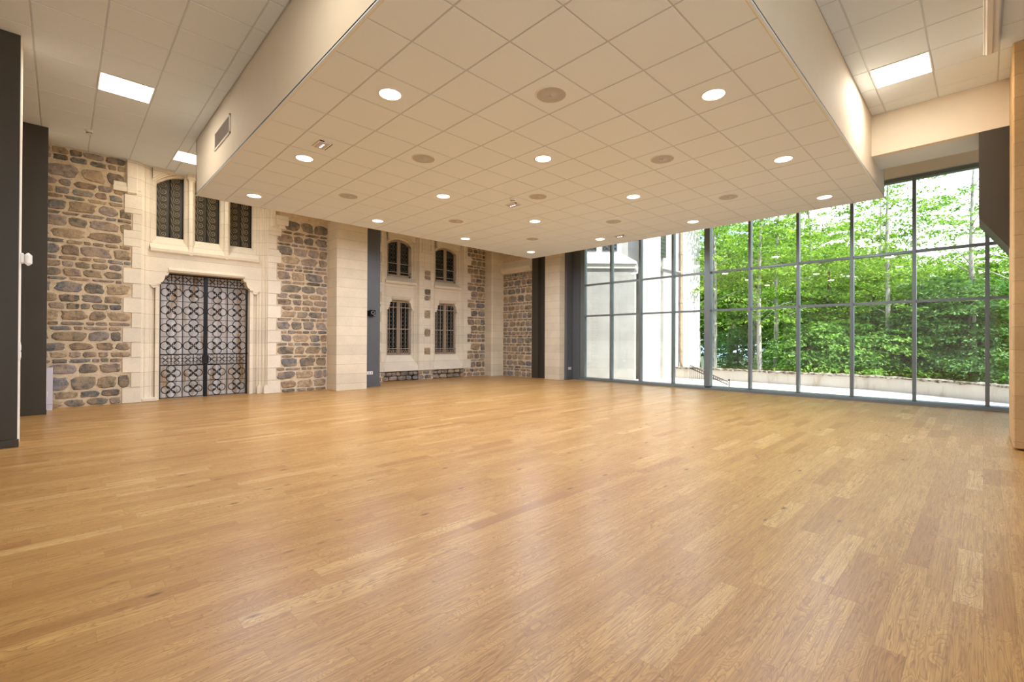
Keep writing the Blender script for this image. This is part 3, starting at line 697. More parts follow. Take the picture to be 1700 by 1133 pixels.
for i in range(14):
    mb.cbox([6.95, 7.05][i % 2], B1[0], VY-.006, VY+.2, ZF[i]+.002, ZF[i+1]-.002, .004)
    mb.cbox(B2[1], QF[i], VY-.006, VY+.2, ZF[i]+.002, ZF[i+1]-.002, .004)
    mb.cbox(B1[1], 8.615, VY-.006, VY+.2, ZF[i]+.002, ZF[i+1]-.002, .004); mb.cbox(8.865, B2[0], VY-.006, VY+.2, ZF[i]+.002, ZF[i+1]-.002, .004)
for a, b in ((.31, .81), (1.06, 1.41), (1.70, 2.02), (2.31, 2.62), (3.02, 3.32), (3.645, 4.86)): mb.cbox(8.617, 8.863, VY-.006, VY+.2, a, b, .004)
mb.cbox(6.98, 10.42, VY-.03, VY+.3, .30, .345, .008)
# label moulds beside the arches
for x0_, x1_ in ((7.02, 7.09), (8.50, 8.56), (8.86, 8.92), (10.36, 10.42)): mb.cbox(x0_, x1_, VY-.04, VY+.05, 4.28, 4.85, .01)
mb.cbox(8.50, 8.92, VY-.04, VY+.05, 4.24, 4.31, .01); mb.cbox(10.36, 10.64, VY-.04, VY+.05, 4.22, 4.29, .01); mb.cbox(6.9, 7.09, VY-.04, VY+.05, 4.22, 4.29, .01)
def winbay(mb, x0, x1):
    i = .25; a, b = x0+i-.01, x1-.155
    jamb(mb, x0, a, VY, .27, .31, 5.2, 13.6); jamb(mb, x1, b, VY, .27, .31, 5.2, 13.6)
    xm = (a+b)/2
    mb.extr([(VY-.0, .345), (VY+.02, .44), (VY+.29, .82), (VY+.42, .82), (VY+.42, .31), (VY, .31)], x0+.02, x1-.02, 'x')
    head(mb, a+.0, b-.0, 2.28, 2.60, 3.16, VY+.17, 13.6, .11)
    mb.box(a-.10, a-.05, VY+.17, 13.3, 2.28, 3.16); mb.box(b+.05, b+.075, VY+.17, 13.3, 2.28, 3.16)
    mb.extr([(VY+.11, 2.66), (VY+.12, 2.64), (VY+.18, 2.60), (VY+.18, 2.70)], a+.10, b-.08, 'x')
    mb.extr([(VY+.03, 3.135), (VY+.03, 3.175), (VY+.28, 3.35), (VY+.42, 3.35), (VY+.42, 3.10), (VY+.06, 3.10)], x0+.07, x1-.07, 'x')
    for off, yf, yb in ((0, VY+.24, 13.6), (.05, VY+.17, VY+.24), (.10, VY+.10, VY+.17)):
        arch_over(mb, a-.06, b+.06, lambda x: 4.40+off+.17*(1-min(1, abs((x-xm)/((b-a)/2)))**2.4), 5.2, yf, yb)
    return a, b
for nm, bay, up, lo in (('left', B1, 4, 5), ('right', B2, 6, 7)):
    a, b = winbay(mb, *bay); xm = (a+b)/2; yw = VY+.31
    # upper arched casement
    wd = thing('window_%d' % up, '%s upper arched leaded window in the far stone wall' % nm, 'window', (xm, yw, 3.35), kind='structure')
    m2 = MB(); m2.box(a-.02, b+.02, yw+.05, yw+.07, 3.33, 4.66); m2.build('pane', M['leaded'], wd)
    m2 = MB(); m2.box(a, b, yw, yw+.05, 3.35, 3.42)
    for x in (a+.03, b-.03): m2.box(x-.03, x+.03, yw, yw+.05, 3.35, 4.45)
    arch_over(m2, a, b, lambda x: 4.335+.17*(1-min(1, abs((x-xm)/((b-a)/2)))**2.4), 4.75, yw, yw+.05)
    m2.build('window_frame', M['taupe'], wd)
    m2 = MB(); m2.box(xm-.055, xm-.004, yw-.01, yw+.05, 3.38, 4.56); m2.box(xm+.004, xm+.055, yw-.01, yw+.05, 3.38, 4.56); m2.build('meeting_stile', M['taupe'], wd)
    for zz in (3.50, 3.78):
        m2 = MB(); m2.tube([(a-.02, yw-.05, zz), (b+.02, yw-.05, zz)], .013, 6); m2.build('guard_bar', M['taupe'], wd)
    # lower barred casement
    wd = thing('window_%d' % lo, '%s lower barred window in the far stone wall' % nm, 'window', (xm, yw, .82), kind='structure')
    m2 = MB(); m2.box(a-.02, b+.02, yw+.05, yw+.07, .8, 2.62); m2.build('pane', M['leaded'], wd)
    m2 = MB()
    for x in (a+.025, b-.025): m2.box(x-.03, x+.03, yw, yw+.05, .82, 2.62)
    m2.box(a, b, yw, yw+.05, 2.53, 2.62); m2.box(a, b, yw, yw+.05, .82, .88); m2.build('window_frame', M['taupe'], wd)
    m2 = MB(); m2.box(xm-.06, xm-.004, yw-.01, yw+.05, .84, 2.6); m2.box(xm+.004, xm+.06, yw-.01, yw+.05, .84, 2.6); m2.build('meeting_stile', M['taupe'], wd)
    m2 = MB(); yb_ = yw-.06
    for i in range(6):
        x = a+.07+(b-a-.14)*i/5
        m2.tube([(x, yb_, .83), (x, yb_, 2.57)], .010, 6)
    for zz in (1.02, 1.66, 2.36): m2.box(a-.02, b+.02, yb_-.006, yb_+.006, zz-.012, zz+.012)
    m2.box(a-.01, b+.01, yb_-.006, yb_+.006, .84, .86)
    for i in range(11):
        x = a+.04+(b-a-.08)*i/10; m2.tube([(x+.03*math.cos(t_*math.pi/6), yb_, .93+.045*math.sin(t_*math.pi/6)) for t_ in range(12)], .006, 5, True)
    m2.build('guard_bars', M['taupe'], wd)
struct(mb.build('trim_6', M['lime_j']), 'limestone surrounds of the two far window bays', 'stone surround')
# corner pilaster
mb = MB(); mb.prism([(11.30, 13.13), (11.30, 12.76), (11.34, 12.72), (12.0, 12.70), (12.0, 13.13)], 0, 5.3)
struct(mb.build('trim_7', M['pillar']), 'limestone corner pilaster right of the far windows', 'pilaster')

# ================================================================== far side wall with cornice
SXW = 11.83
fnS = lambda u, z, n: (SXW+.012-n, u, z)
mb = MB(); mb.box(SXW+.012, 12.6, 11.0, 13.4, 0, 5.3); mb.box(12.2, 12.6, 10.3, 11.0, 0, 5.3)
rubble(mb, lambda z: 11.20, lambda z: 12.70, 0, 3.78, fnS, 31, .30, .03, 1, .85)
struct(mb.build('wall_east', [M['mortar'], M['stone']]), 'rubble side wall under a sloping cornice in the far corner', 'wall')
mb = MB()
mb.extr([(SXW+.05, 3.78), (SXW-.03, 3.79), (SXW-.05, 3.84), (SXW-.10, 3.87), (SXW-.12, 3.96), (SXW+.0, 4.17), (SXW+.02, 4.25), (SXW+.04, 4.9), (SXW+.06, 4.9)], 11.20, 12.72, 'y')
struct(mb.build('trim_8', M['lime']), 'weathered stone cornice over the far side wall', 'cornice')
t_ = thing('wall_post', 'dark twin post between the rubble side wall and the far pillar', 'post', (11.85, 10.9, 0))
mb = MB(); mb.cbox(11.83, 12.2, 10.92, 11.21, .001, 4.3, .004); mb.build('front_post', M['black'], t_)
mb = MB(); mb.cbox(11.95, 12.2, 10.52, 10.919, .001, 4.85, .004); mb.build('rear_post', M['black'], t_)
mb = MB(); mb.cbox(11.75, 12.05, 9.87, 10.52, 0, 5.3, .006); mb.box(12.0, 12.6, 9.9, 10.5, 0, 5.3)
struct(mb.build('trim_9', M['pillar']), 'limestone pillar left of the window wall', 'column')
t_ = thing('wall_panel', 'dark grey panel between the far pillar and the tall window wall', 'panel', (12.2, 9.8, 0))
mb = MB(); mb.cbox(12.02, 12.42, 9.78, 9.88, .03, 4.84, .003); mb.box(12.36, 12.6, 9.49, 9.9, 0.001, 4.9); mb.build('panel_face', M['dark'], t_)
mb = MB(); mb.cbox(12.015, 12.36, 9.765, 9.88, .001, .03, .003); mb.build('skirting', M['dark'], t_)
sock('wall_socket', 'white double socket low on the dark panel beside the window wall', 12.19, 9.779, .375, 'y', 2, .075)

# ================================================================== tall window wall
GX = 12.365
win = thing('window_8', 'tall aluminium framed window wall looking onto the trees', 'window wall', (GX, 4, 0), kind='structure')
MY = [9.395, 8.285, 7.255, 6.212, 5.205, 4.15, 3.08, 2.035, .99, -.055, -1.11, -2.16, -3.2, -4.2]
for i, y in enumerate(MY):
    hw = .085 if i == 0 else (.075 if i == 4 else .030)
    mb = MB(); d = .15 if i != 4 else .2; x0 = GX-(0 if i != 4 else .05)
    mb.cbox(x0, GX+.15, y-hw, y+hw, .09, 4.66, .003)
    if i not in (0, 4): mb.box(GX-.004, GX, y-.006, y+.006, .09, 4.66)
    mb.build('mullion', M['alu'], win)
ZR = (2.125, 3.148)
for i in range(len(MY)-1):
    y1_, y0_ = MY[i]-(.085 if i == 0 else .075 if i == 4 else .03), MY[i+1]+(.075 if i+1 == 4 else .03)
    for zt_ in ZR:
        mb = MB(); mb.cbox(GX+.02, GX+.13, y0_, y1_, zt_-.026, zt_+.026, .003); mb.build('transom', M['alu'], win)
    for a, b in ((.10, ZR[0]-.026), (ZR[0]+.026, ZR[1]-.026), (ZR[1]+.026, 4.63)):
        mb = MB(); mb.box(GX+.085, GX+.093, y0_, y1_, a, b); mb.build('pane', M['glass'], win)
mb = MB(); mb.cbox(GX-.01, GX+.16, -4.2, 9.49, 4.63, 4.70, .004); mb.box(GX-.018, GX-.01, -4.2, 9.4, 4.665, 4.70); mb.build('head_frame', M['alu'], win)
mb = MB(); mb.extr([(GX-.02, .001), (GX-.02, .05), (GX+.0, .06), (GX+.02, .085), (GX+.16, .10), (GX+.16, .001)], -4.2, 9.49, 'y'); mb.build('window_sill', M['alu'], win)

# ================================================================== right-hand foreground
mb = MB(); rg = random.Random(3)
mb.cbox(8.04, 9.3, -1.5, -.25, 0.02, 4.849, .012)
struct(mb.build('trim_10', M['ochre']), 'ochre stone pillar at the right edge', 'column')
mb = MB(); BT = .72
n = 0
prof = [(.042, SZ-.002), (.042, 3.015), (-.95, 1.46), (-.95, SZ-.002)]
mb.v += [(9.09-.001, y, z) for y, z in prof]+[(9.09+BT, y, z) for y, z in prof]
for q in ((0, 1, 2, 3), (7, 6, 5, 4)): mb.face(q)
for i in range(4): mb.face((i, 4+i, 4+(i+1) % 4, (i+1) % 4))
tag(mb.build('angled_duct_casing', M['black']), 'black slanting casing hung from the soffit before the right window', 'casing')
t_ = thing('surface_light_housing', 'long white surface housing under the ceiling at the top right', 'light fitting', (6, -.06, ROOM_TOP))
mb = MB(); mb.cbox(2.2, 7.87, -.125, .0, 4.73, ROOM_TOP-.007, .006); mb.build('housing', M['whiteplastic'], t_)
mb = MB(); mb.cbox(2.25, 7.85, -.085, -.02, 4.70, 4.731, .012); mb.build('diffuser', M['fx'], t_)

# ================================================================== ceiling fittings
def area(name, loc, size, power, shape='DISK', color=WARM, spread=math.pi):
    l = bpy.data.lights.new(name, 'AREA'); l.shape = shape; l.size = size; l.energy = power; l.color = color; l.spread = spread
    if shape == 'RECTANGLE': l.size_y = size
    o = bpy.data.objects.new(name, l); col.objects.link(o); o.location = loc; return o
zb = BOX_Z
dl = thing('downlight', '', 'downlight', (2.4475, 4.383, zb))
mb = MB(); mb.lathe([(.128, 0), (.128, -.004), (.120, -.008), (.112, -.007), (.108, -.003), (.108, 0)], 0, 0, 40); mb.build('trim_ring', M['whiteplastic'], dl, (0, 0, 0))
mb = MB(); mb.lathe([(.108, -.0035), (.06, -.006), (0, -.0065)], 0, 0, 40); mb.build('diffuser', M['lamp'], dl, (0, 0, 0))
rown = {0: 'nearest the camera', 1: 'second from the camera'}
def where(i, j):
    a = ['first', 'second', 'third', 'fourth'][j]; b = ['first', 'second', 'third', 'fourth'][i]
    return 'round downlight, %s from the window side in the %s row towards the far corner' % (a, b)
DL = [(i, j) for i in range(4) for j in range(-1, 3) if not (i == 0 and j == -1)]
first = True
for i, j in DL:
    loc = (2.4475+2.4*i, 4.383+2.4*j, zb)
    row = {0: 'in the leftmost ceiling row', 1: 'in the second ceiling row', 2: 'in the third ceiling row', 3: 'in the back ceiling row'}[i]
    posn = {-1: 'nearest the right edge', 0: 'second from the right', 1: 'third from the right', 2: 'nearest the stone walls'}[j]
    if i == 0: posn = {0: 'the nearest and largest', 1: 'the middle one', 2: 'nearest the grille doorway'}[j]
    lab = 'lit downlight %s, %s' % (row, posn)
    if first: r_ = dl; r_['label'] = lab; r_['group'] = 'round downlights in the lowered ceiling'; first = False
    else: dup(dl, loc, lab, 'round downlights in the lowered ceiling')
    area('downlight_lamp', (loc[0], loc[1], zb-.012), .2, DOWN_W)
sp = thing('ceiling_speaker', '', 'speaker', (3.6503, 3.1941, zb))
mb = MB(); mb.lathe([(.168, 0), (.168, -.003), (.162, -.006), (.155, -.005), (.155, 0)], 0, 0, 40); mb.build('trim_ring', M['whiteplastic'], sp, (0, 0, 0))
mb = MB(); mb.lathe([(.156, -.003), (.08, -.0045), (.012, -.005), (.010, -.012), (0, -.012)], 0, 0, 40); o = mb.build('grille', M['speaker'], sp, (0, 0, 0)); o['label'] = 'grey perforated grille'
first = True
for i in range(3):
    for j in range(3):
        rw = ['left-hand', 'middle', 'right-hand'][i]; ps = ['nearest the right', 'in the centre', 'nearest the stone walls'][j]
        lab = 'round grey ceiling speaker %s in the %s row of three' % (ps, {0: 'nearest', 1: 'middle', 2: 'farthest'}[i])
        if first: sp['label'] = lab; sp['group'] = 'ceiling speakers in the lowered ceiling'; first = False
        else: dup(sp, (3.6503+2.4*i, 3.1941+2.4*j, zb), lab, 'ceiling speakers in the lowered ceiling')
em = thing('emergency_light', 'small square emergency light left of the first speaker row', 'emergency light', (2.44, 6.15, zb), 'emergency lights in the lowered ceiling')
mb = MB(); mb.cbox(-.085, .085, -.13, .13, -.012, 0, .003); mb.build('frame', M['whiteplastic'], em, (0, 0, 0))
mb = MB(); mb.cbox(-.06, .06, -.105, .105, -.020, -.011, .003); mb.build('lens', M['lilac'], em, (0, 0, 0))
for dy in (-.05, 0, .05):
    mb = MB(); mb.lathe([(.013, -.021), (.008, -.025), (0, -.026)], 0, dy, 12); mb.build('led', M['led'], em, (0, 0, 0))
mb = MB(); mb.box(.086, .092, -.12, .12, -.013, 0); mb.box(-.08, -.02, -.138, -.131, -.013, 0); mb.build('shadow_strip', M['lens'], em, (0, 0, 0))  # black strips stand in for the shadow along two frame edges
dup(em, (6.07, 6.26, zb), 'small square emergency light behind the smoke detector', 'emergency lights in the lowered ceiling')
dup(em, (9.70, 6.24, zb), 'small square emergency light by the window-side far speaker', 'emergency lights in the lowered ceiling')
sm = thing('smoke_detector', 'white smoke detector at the centre of the lowered ceiling', 'smoke detector', (5.82, 6.0, zb))
mb = MB(); mb.lathe([(0, 0), (.052, 0), (.052, -.018), (.046, -.024), (0, -.024)], 0, 0, 24); mb.build('base', M['whiteplastic'], sm, (0, 0, 0))
mb = MB(); mb.lathe([(.040, -.024), (.038, -.050), (.026, -.058), (0, -.06)], 0, 0, 24); mb.build('sensor_head', M['fx'], sm, (0, 0, 0))
mb = MB(); mb.lathe([(.041, -.038), (.042, -.044), (.038, -.047)], 0, 0, 24); mb.build('sensor_slot', M['lens'], sm, (0, 0, 0))
dup(sm, (.32, 10.77, Zt-.004), 'white smoke detector on the high ceiling above the rubble wall')
lp = thing('ceiling_light', 'square lit light panel over the left side of the hall', 'light panel', (.64, 8.58, Zt-.001))
mb = MB(); mb.box(-.296, .296, -.296, .296, -.010, -.0005); mb.build('frame', M['whiteplastic'], lp, (0, 0, 0))
mb = MB(); mb.box(-.281, .281, -.281, .281, -.013, -.009); mb.build('diffuser', M['panel'], lp, (0, 0, 0))
PLoc = [(.639, 8.579), (1.839, 10.979), (7.8465, .757)]
lp.location = (PLoc[0][0], PLoc[0][1], Zt-.001)
dup(lp, (PLoc[1][0]-.0, PLoc[1][1], Zt-.001), 'square lit light panel above the scroll ironwork windows, partly hidden by the lowered ceiling')
dup(lp, (PLoc[2][0], PLoc[2][1], Zt-.001), 'square lit light panel over the right side of the hall')
for x, y in PLoc: area('panel_lamp', (x, y, Zt-.03), .54, PANEL_W, 'RECTANGLE', PANEL_COL)
area('panel_lamp', (.64, 3.7, Zt-.03), .54, PANEL_W, 'RECTANGLE', PANEL_COL); area('panel_lamp', (-2.0, -1, Zt-.03), .54, PANEL_W, 'RECTANGLE', PANEL_COL)  # two more unseen fill lamps, added without any light panel
vt = thing('air_vent', 'rectangular air vent on the left side of the lowered ceiling box', 'air vent', (BX0, 8.02, 4.37))
mb = MB()
for a, b, c_, d_ in ((-.46, .46, .115, .14), (-.46, .46, -.14, -.115), (-.46, -.435, -.14, .14), (.435, .46, -.14, .14)): mb.cbox(-.018, 0, a, b, c_, d_, .003)
mb.build('frame', M['white'], vt, (0, 0, 0))
mb = MB()
for i in range(30):
    y = -.42+.84*i/29; mb.box(-.012, -.002, y-.004, y+.004, -.115, .115)
mb.box(-.002, -.0005, -.435, .435, -.115, .115); mb.build('louvres', M['grille'], vt, (0, 0, 0))

# ================================================================== outside
GZ = -.16
mb = MB(); mb.quad((12.53, -30, GZ), (18.5, -30, GZ), (18.5, 30, GZ), (12.53, 30, GZ)); mb.box(12.53, 18.5, -30, 30, GZ-.4, GZ-.01)
struct(mb.build('terrace', M['terrace']), 'pale gravel terrace outside the window wall', 'terrace')
mb = MB(); mb.quad((18.4, -60, -1.4), (90, -60, -1.4), (90, 70, -1.4), (18.4, 70, -1.4))
struct(mb.build('woodland_ground', M['grass']), 'green woodland floor beyond the parapet', 'ground')
pw = thing('parapet_wall', 'low pale rendered parapet with rough mossy coping outside the windows', 'wall', (17, 3, GZ))
path = [(17.75, 16), (17.7, 9.5), (17.72, 5.85), (17.6, 2.6), (17.3, 1.6), (16.35, 0), (15.4, -1.8), (14.4, -6)]
PT = .27
def strip(mb, pts, wd_, z0, z1, jit=0, seed=1):
    rg = random.Random(seed); fine = []
    for (x0_, y0_), (x1_, y1_) in zip(pts, pts[1:]):
        k = max(1, int(math.hypot(x1_-x0_, y1_-y0_)/(.12 if jit else 2)))
        for i in range(k): fine.append((x0_+(x1_-x0_)*i/k, y0_+(y1_-y0_)*i/k))
    fine.append(pts[-1]); rows = []
    for i, (x, y) in enumerate(fine):
        a = fine[max(0, i-1)]; b = fine[min(len(fine)-1, i+1)]; t_ = Vector((b[0]-a[0], b[1]-a[1], 0)).normalized(); nrm = Vector((t_.y, -t_.x, 0))
        j = lambda: rg.uniform(-jit, jit)
        rows.append([Vector((x, y, z0+j()))+nrm*(0-j()), Vector((x, y, z1+j()))+nrm*(j()), Vector((x, y, z1+j()))-nrm*(-wd_)*1.0, Vector((x, y, z0))-nrm*(-wd_)])
    n = len(mb.v)
    for r_ in rows: mb.v += [tuple(p) for p in r_]
    for i in range(len(rows)-1):
        for q in range(4): mb.face((n+4*i+q, n+4*(i+1)+q, n+4*(i+1)+(q+1) % 4, n+4*i+(q+1) % 4))
mb = MB(); strip(mb, path, -.30, GZ, PT-.05); mb.build('wall_body', M['render'], pw)
mb = MB(); strip(mb, [(x-.05, y) for x, y in path], -.42, PT-.055, PT+.0, .022, 4); mb.build('coping', M['coping'], pw)

# church outside: 45 degree buttress, back walls and a bay facing the right
ch = thing('church_building', 'pale stone church wall with buttresses seen through the left of the window wall', 'building', (16, 10, GZ))
FF = Vector((F0.x, F0.y)); RR = Vector((R0.x, R0.y))
def dp(px, d): r = (px-857.1)/765.4*d; v = FF*d+RR*r; return (v.x, v.y)
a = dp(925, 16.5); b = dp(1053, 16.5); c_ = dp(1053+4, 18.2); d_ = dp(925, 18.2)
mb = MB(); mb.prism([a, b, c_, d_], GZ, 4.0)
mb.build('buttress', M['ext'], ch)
mb = MB()
a = dp(920, 16.42); b = dp(1055.5, 16.42); c_ = dp(1060, 18.2); d_ = dp(920, 18.2)
mb.prism([a, b, c_, d_], 3.90, 4.06); a2 = dp(920, 16.35); b2 = dp(1057, 16.35); mb.prism([a2, b2, c_, d_], 4.06, 4.13)
e_ = dp(1032, 17.1); f_ = dp(920, 17.1)
n = len(mb.v); mb.v += [a2+(4.13,), b2+(4.13,), e_+(4.55,), f_+(4.55,), c_+(4.13,), dp(1036, 18.2)+(4.55,)]
mb.face((n, n+1, n+2, n+3)); mb.face((n+1, n+4, n+5, n+2)); mb.build('cornice', M['extw'], ch)
mb = MB(); mb.prism([dp(920, 17.15), dp(1030, 17.15), dp(1033, 19), dp(920, 19)], 4.45, 9); mb.build('upper_wall', M['extw'], ch)
for p0, p1 in ((968, 990), (1000, 1024)):
    mb = MB(); mb.prism([dp(p0, 17.12), dp(p1, 17.12), dp(p1, 17.2), dp(p0, 17.2)], 4.66, 6.6); mb.build('church_window', M['leaded'], ch)
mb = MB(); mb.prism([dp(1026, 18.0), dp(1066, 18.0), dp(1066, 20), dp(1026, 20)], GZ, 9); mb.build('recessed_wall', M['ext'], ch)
mb = MB(); mb.prism([dp(1063.5, 17.6), dp(1096, 17.6), dp(1096.3, 19.4), dp(1066, 19.4)], GZ, 9); mb.build('buttress', M['extw'], ch)
CY = 8.86; xa, xb = 16.6, 19.95
mb = MB(); mb.box(16.9, 18.35, CY, 11.5, GZ, 9); mb.build('bay_wall', M['extw'], ch)
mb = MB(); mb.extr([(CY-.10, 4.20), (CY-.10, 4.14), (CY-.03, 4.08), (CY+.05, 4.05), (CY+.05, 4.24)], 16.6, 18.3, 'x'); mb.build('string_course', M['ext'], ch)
mb = MB(); mb.box(16.55, 17.05, CY-.03, CY+.02, 4.62, 7.5); mb.build('church_window', M['leaded'], ch)
mb = MB(); mb.box(18.32, 19.94, CY-.12, 11.5, GZ, 9); mb.build('buttress', M['extw'], ch)
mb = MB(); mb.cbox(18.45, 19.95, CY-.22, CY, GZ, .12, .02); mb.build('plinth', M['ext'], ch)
mb = MB(); pts = [(18.22, CY-.16, GZ+.25)]+[(18.22, CY-.09, z/4) for z in range(2, 36)]; mb.tube(pts, .055, 10)
for z in (.9, 2.9, 4.9): mb.lathe([(.075, z), (.075, z+.08)], 18.22, CY-.09, 12)
mb.build('drainpipe', M['rust'], ch)
# stair rail
rl = thing('stair_railing', 'black wrought iron railing sloping down beside the church wall', 'railing', (15, 6, GZ))
mb = MB(); y0_, z0_, y1_, z1_ = 6.90, .50, 5.66, .03
zz = lambda y: z0_+(z1_-z0_)*(y0_-y)/(y0_-y1_)
for dz in (0, -.10): mb.tube([(15, y0_, zz(y0_)+dz), (15, y1_, zz(y1_)+dz)], .012, 6)
mb.build('handrail', M['iron'], rl)
mb = MB()
for i in range(20):
    y = y0_+(y1_-y0_)*i/19; mb.tube([(15, y, zz(y)), (15, y, -.9)], .006, 5)
    if i < 19:
        yc = y-.033; mb.tube([(15, yc+.03*math.cos(a*math.pi/5), zz(yc)-.05+.035*math.sin(a*math.pi/5)) for a in range(10)], .005, 4, True)
mb.build('balusters', M['iron'], rl)
mb = MB(); mb.tube([(15, y1_-.03, z1_+.06), (15, y1_-.03, -.9)], .016, 6); mb.lathe([(0, .12), (.03, .10), (.03, .06), (0, .05)], 15, y1_-.03, 10); mb.build('newel_post', M['iron'], rl)

# ================================================================== trees
LM = [leaf_mat('leaf_fresh', [(.2, lin(64, 98, 30)), (.45, lin(112, 150, 50)), (.7, lin(150, 182, 72)), (.95, lin(186, 204, 100))]),
      leaf_mat('leaf_mid', [(.2, lin(58, 94, 38)), (.5, lin(104, 148, 58)), (.8, lin(150, 186, 84))]),
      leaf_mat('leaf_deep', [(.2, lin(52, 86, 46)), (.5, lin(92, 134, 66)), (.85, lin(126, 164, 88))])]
BK = [bark_mat('birch_bark', (176, 170, 156), (120, 114, 100)), bark_mat('grey_brown_bark', (112, 98, 80), (58, 48, 38))]
def leaf(vs, fs, p, size, nrm, rg):
    t1 = nrm.orthogonal().normalized(); a = rg.uniform(0, 6.28); t1 = (Matrix.Rotation(a, 3, nrm) @ t1); t2 = nrm.cross(t1)
    n = len(vs); l, w_ = size, size*.5
    vs += [tuple(p-t1*l*.5), tuple(p+t2*w_*.5-t1*.05*l+nrm*.06*l), tuple(p+t1*l*.5-nrm*.10*l), tuple(p-t2*w_*.5-t1*.05*l+nrm*.06*l)]
    fs.append((n, n+1, n+2, n+3))
def foliage_mesh(name, seed, rx, rz, z0, clusters, per, size, flat=.28, m_=0, hollow=.35, spread=.75, narrow=0):
    rg = random.Random(seed); vs, fs = [], []
    for c in range(clusters):
        while True:
            p = Vector((rg.uniform(-1, 1), rg.uniform(-1, 1), rg.uniform(-1, 1)))
            if hollow < p.length < 1: break
        k = 1-narrow*max(0, p.z)
        ctr = Vector((p.x*rx*k, p.y*rx*k, z0+rz+p.z*rz)); dirn = Vector((p.x, p.y, 0)); dirn = dirn.normalized() if dirn.length > .05 else Vector((1, 0, 0))
        tilt = Vector((dirn.x*.35, dirn.y*.35, 1)).normalized(); sc = rg.uniform(.6, 1.2)*spread
        for _ in range(per):
            q = Vector((rg.gauss(0, .5), rg.gauss(0, .5), rg.gauss(0, flat*.5)))*sc
            q.z -= .25*(q.x*dirn.x+q.y*dirn.y)
            nn = (tilt+Vector((rg.gauss(0, .5), rg.gauss(0, .5), rg.gauss(0, .35)))).normalized()
            leaf(vs, fs, ctr+q, size*rg.uniform(.6, 1.3), nn, rg)
    me = bpy.data.meshes.new(name); me.from_pydata(vs, [], fs); me.materials.append(LM[m_]); me.update(); return me
def trunk_mesh(name, seed, h, r, lean, m_, branches=10, z_first=.35, rx=2):
    rg = random.Random(seed); mb = MB(); pts = []
    for i in range(9):
        t_ = i/8; pts.append((lean[0]*t_+.12*math.sin(t_*5+seed), lean[1]*t_+.1*math.cos(t_*4+seed), h*t_))
    mb.tube(pts, r, 8, r1=r*.25)
    for b_ in range(branches):
        t_ = z_first+(1-z_first)*(b_+.5)/branches; i = min(7, int(t_*8)); p = Vector(pts[i]).lerp(Vector(pts[i+1]), t_*8-i)
        a = rg.uniform(0, 6.28); ln = rx*rg.uniform(.5, .95)*(1.1-t_*.6); up = rg.uniform(.3, .8)
        q = [p+Vector((math.cos(a)*ln*s, math.sin(a)*ln*s, up*ln*s*(1.1-.3*s))) for s in (0, .3, .6, 1)]
        mb.tube(q, r*.32*(1.2-t_), 5, r1=.008)
    me = bpy.data.meshes.new(name); me.from_pydata(mb.v, [], mb.f); me.materials.append(BK[m_])
    me.polygons.foreach_set('use_smooth', [True]*len(mb.f)); me.update(); return me
KINDS = {
 'birch':  (lambda: foliage_mesh('foliage', 101, 2.3, 4.4, 3.2, 110, 44, .17, .22, 0, .2, .6, .3), lambda: trunk_mesh('trunk', 1, 11.6, .13, (.5, .2), 0, 16, .3, 2.2)),
 'maple':  (lambda: foliage_mesh('foliage', 102, 3.0, 3.6, 1.2, 230, 62, .21, .12, 0, .5, .78), lambda: trunk_mesh('trunk', 2, 7.2, .16, (.2, .3), 1, 12, .25, 2.6)),
 'bush':   (lambda: foliage_mesh('foliage', 103, 2.3, 1.9, -.2, 170, 60, .18, .15, 1, .55, .6), lambda: trunk_mesh('trunk', 3, 3.0, .09, (.1, .1), 1, 10, .1, 1.8)),
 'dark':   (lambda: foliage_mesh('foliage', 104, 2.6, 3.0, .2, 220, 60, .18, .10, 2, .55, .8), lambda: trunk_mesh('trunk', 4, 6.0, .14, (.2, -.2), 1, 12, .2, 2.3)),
 'airy':   (lambda: foliage_mesh('foliage', 105, 2.9, 2.7, 6.0, 30, 44, .18, .2, 1, .2, .6), lambda: trunk_mesh('trunk', 5, 11, .15, (.3, .5), 0, 16, .5, 2.8)),
}
ME = {k: (f(), t_()) for k, (f, t_) in KINDS.items()}
def tree(kind, px, d, sc, rot, label, base=-1.4, grp=None, cat='tree'):
    x, y = dp(px, d)
    t_ = thing({'birch': 'birch_tree', 'maple': 'broadleaf_tree', 'bush': 'leafy_bush', 'dark': 'shade_tree', 'airy': 'slender_tree'}[kind], label, cat, (x, y, base), grp)
    t_.rotation_euler = (0, 0, rot); t_.scale = (sc, sc, sc)
    for me, nm in zip(ME[kind], ('foliage', 'trunk')):
        o = bpy.data.objects.new(nm, me); col.objects.link(o); o.parent = t_
    return t_
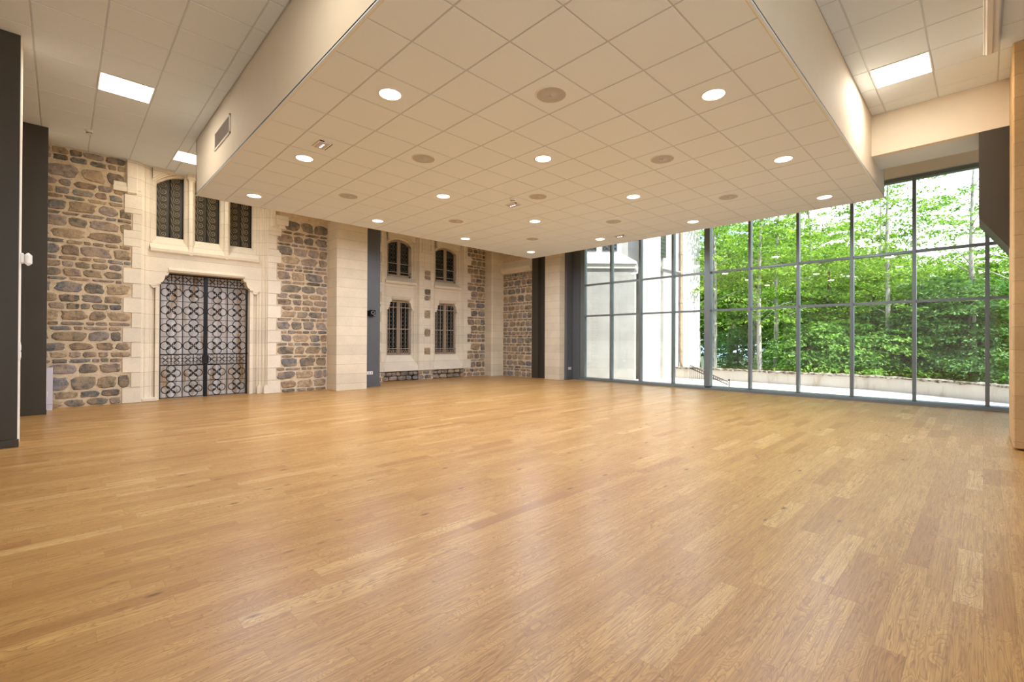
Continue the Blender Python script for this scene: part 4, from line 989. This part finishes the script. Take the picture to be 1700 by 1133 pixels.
TREES = [
 ('birch', 1186, 20.5, .95, .3, 'pale-barked birch just right of the thick window mullion'),
 ('birch', 1166, 27, 1.05, 1.7, 'pale tree filling the gap beside the bright church wall'),
 ('maple', 1214, 30, 1.25, 2.2, 'broad tree behind the leftmost birch'),
 ('birch', 1262, 20.5, .92, 3.2, 'thin pale-trunked tree left of the sixth mullion'),
 ('birch', 1281, 21.5, .95, 4.5, 'second thin pale-trunked tree beside the sixth mullion'),
 ('maple', 1300, 31, 1.3, 5.0, 'broad tree filling the back between the birches'),
 ('dark', 1226, 27, .6, 1.0, 'low shaded tree under the leftmost birch'),
 ('bush', 1300, 23, .6, 2.0, 'leafy bush behind the parapet under the thin birches'),
 ('birch', 1352, 26, 1.08, .9, 'birch behind the bushes in the middle of the view'),
 ('maple', 1368, 24, .92, 2.9, 'bright green broadleaf tree in the middle of the view'),
 ('bush', 1352, 20.5, .98, .1, 'yellow-green bush overhanging the parapet in the middle'),
 ('bush', 1392, 20.5, 1.0, 1.1, 'round bush against the parapet left of the next mullion'),
 ('birch', 1466, 19.6, .92, 5.5, 'speckled birch rising right of the middle bushes'),
 ('maple', 1440, 25, .9, 3.9, 'pale broadleaf tree behind the speckled birch'),
 ('bush', 1438, 19.8, .95, 4.2, 'leafy bush at the foot of the speckled birch'),
 ('maple', 1500, 23, .86, .6, 'dense broadleaf tree beside the birch and open sky'),
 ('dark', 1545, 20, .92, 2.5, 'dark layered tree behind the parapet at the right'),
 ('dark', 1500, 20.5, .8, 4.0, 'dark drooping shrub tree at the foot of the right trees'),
 ('maple', 1590, 22, .84, 5.2, 'sunlit broadleaf tree under the open sky at the right'),
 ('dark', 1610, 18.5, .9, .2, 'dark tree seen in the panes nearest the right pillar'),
 ('maple', 1665, 20, .86, 1.6, 'bluish green tree in the last pane beside the right pillar'),
 ('airy', 1610, 19, .92, 2.4, 'slender tree whose branches hang against the open sky'),
 ('airy', 1480, 27, 1.1, .5, 'slender sparse tree rising into the sky by the ceiling corner'),
 ('airy', 1675, 17.5, .86, 4.4, 'tall tree at the far right with overhanging branches'),
 ('maple', 1150, 34, 1.4, .4, 'distant broad tree behind the church corner'),
 ('maple', 1400, 36, 1.45, 1.4, 'distant tree behind the middle of the view'),
 ('maple', 1560, 34, 1.05, 3.0, 'distant tree behind the right-hand trees'),
 ('maple', 1640, 32, 1.05, 2.0, 'distant tree behind the last panes'),
 ('maple', 1250, 38, 1.5, 3.4, 'distant tree behind the thin birches'),
 ('maple', 1330, 40, 1.5, .7, 'farthest tree in the middle of the wood'),
 ('maple', 1480, 38, 1.2, 5.7, 'distant tree behind the speckled birch'),
]
for k, px, d, sc, rot, lab in TREES:
    tree(k, px, d, sc, rot, lab, -1.4, 'trees beyond the parapet' if k != 'bush' else 'bushes behind the parapet', 'bush' if k == 'bush' else 'tree')
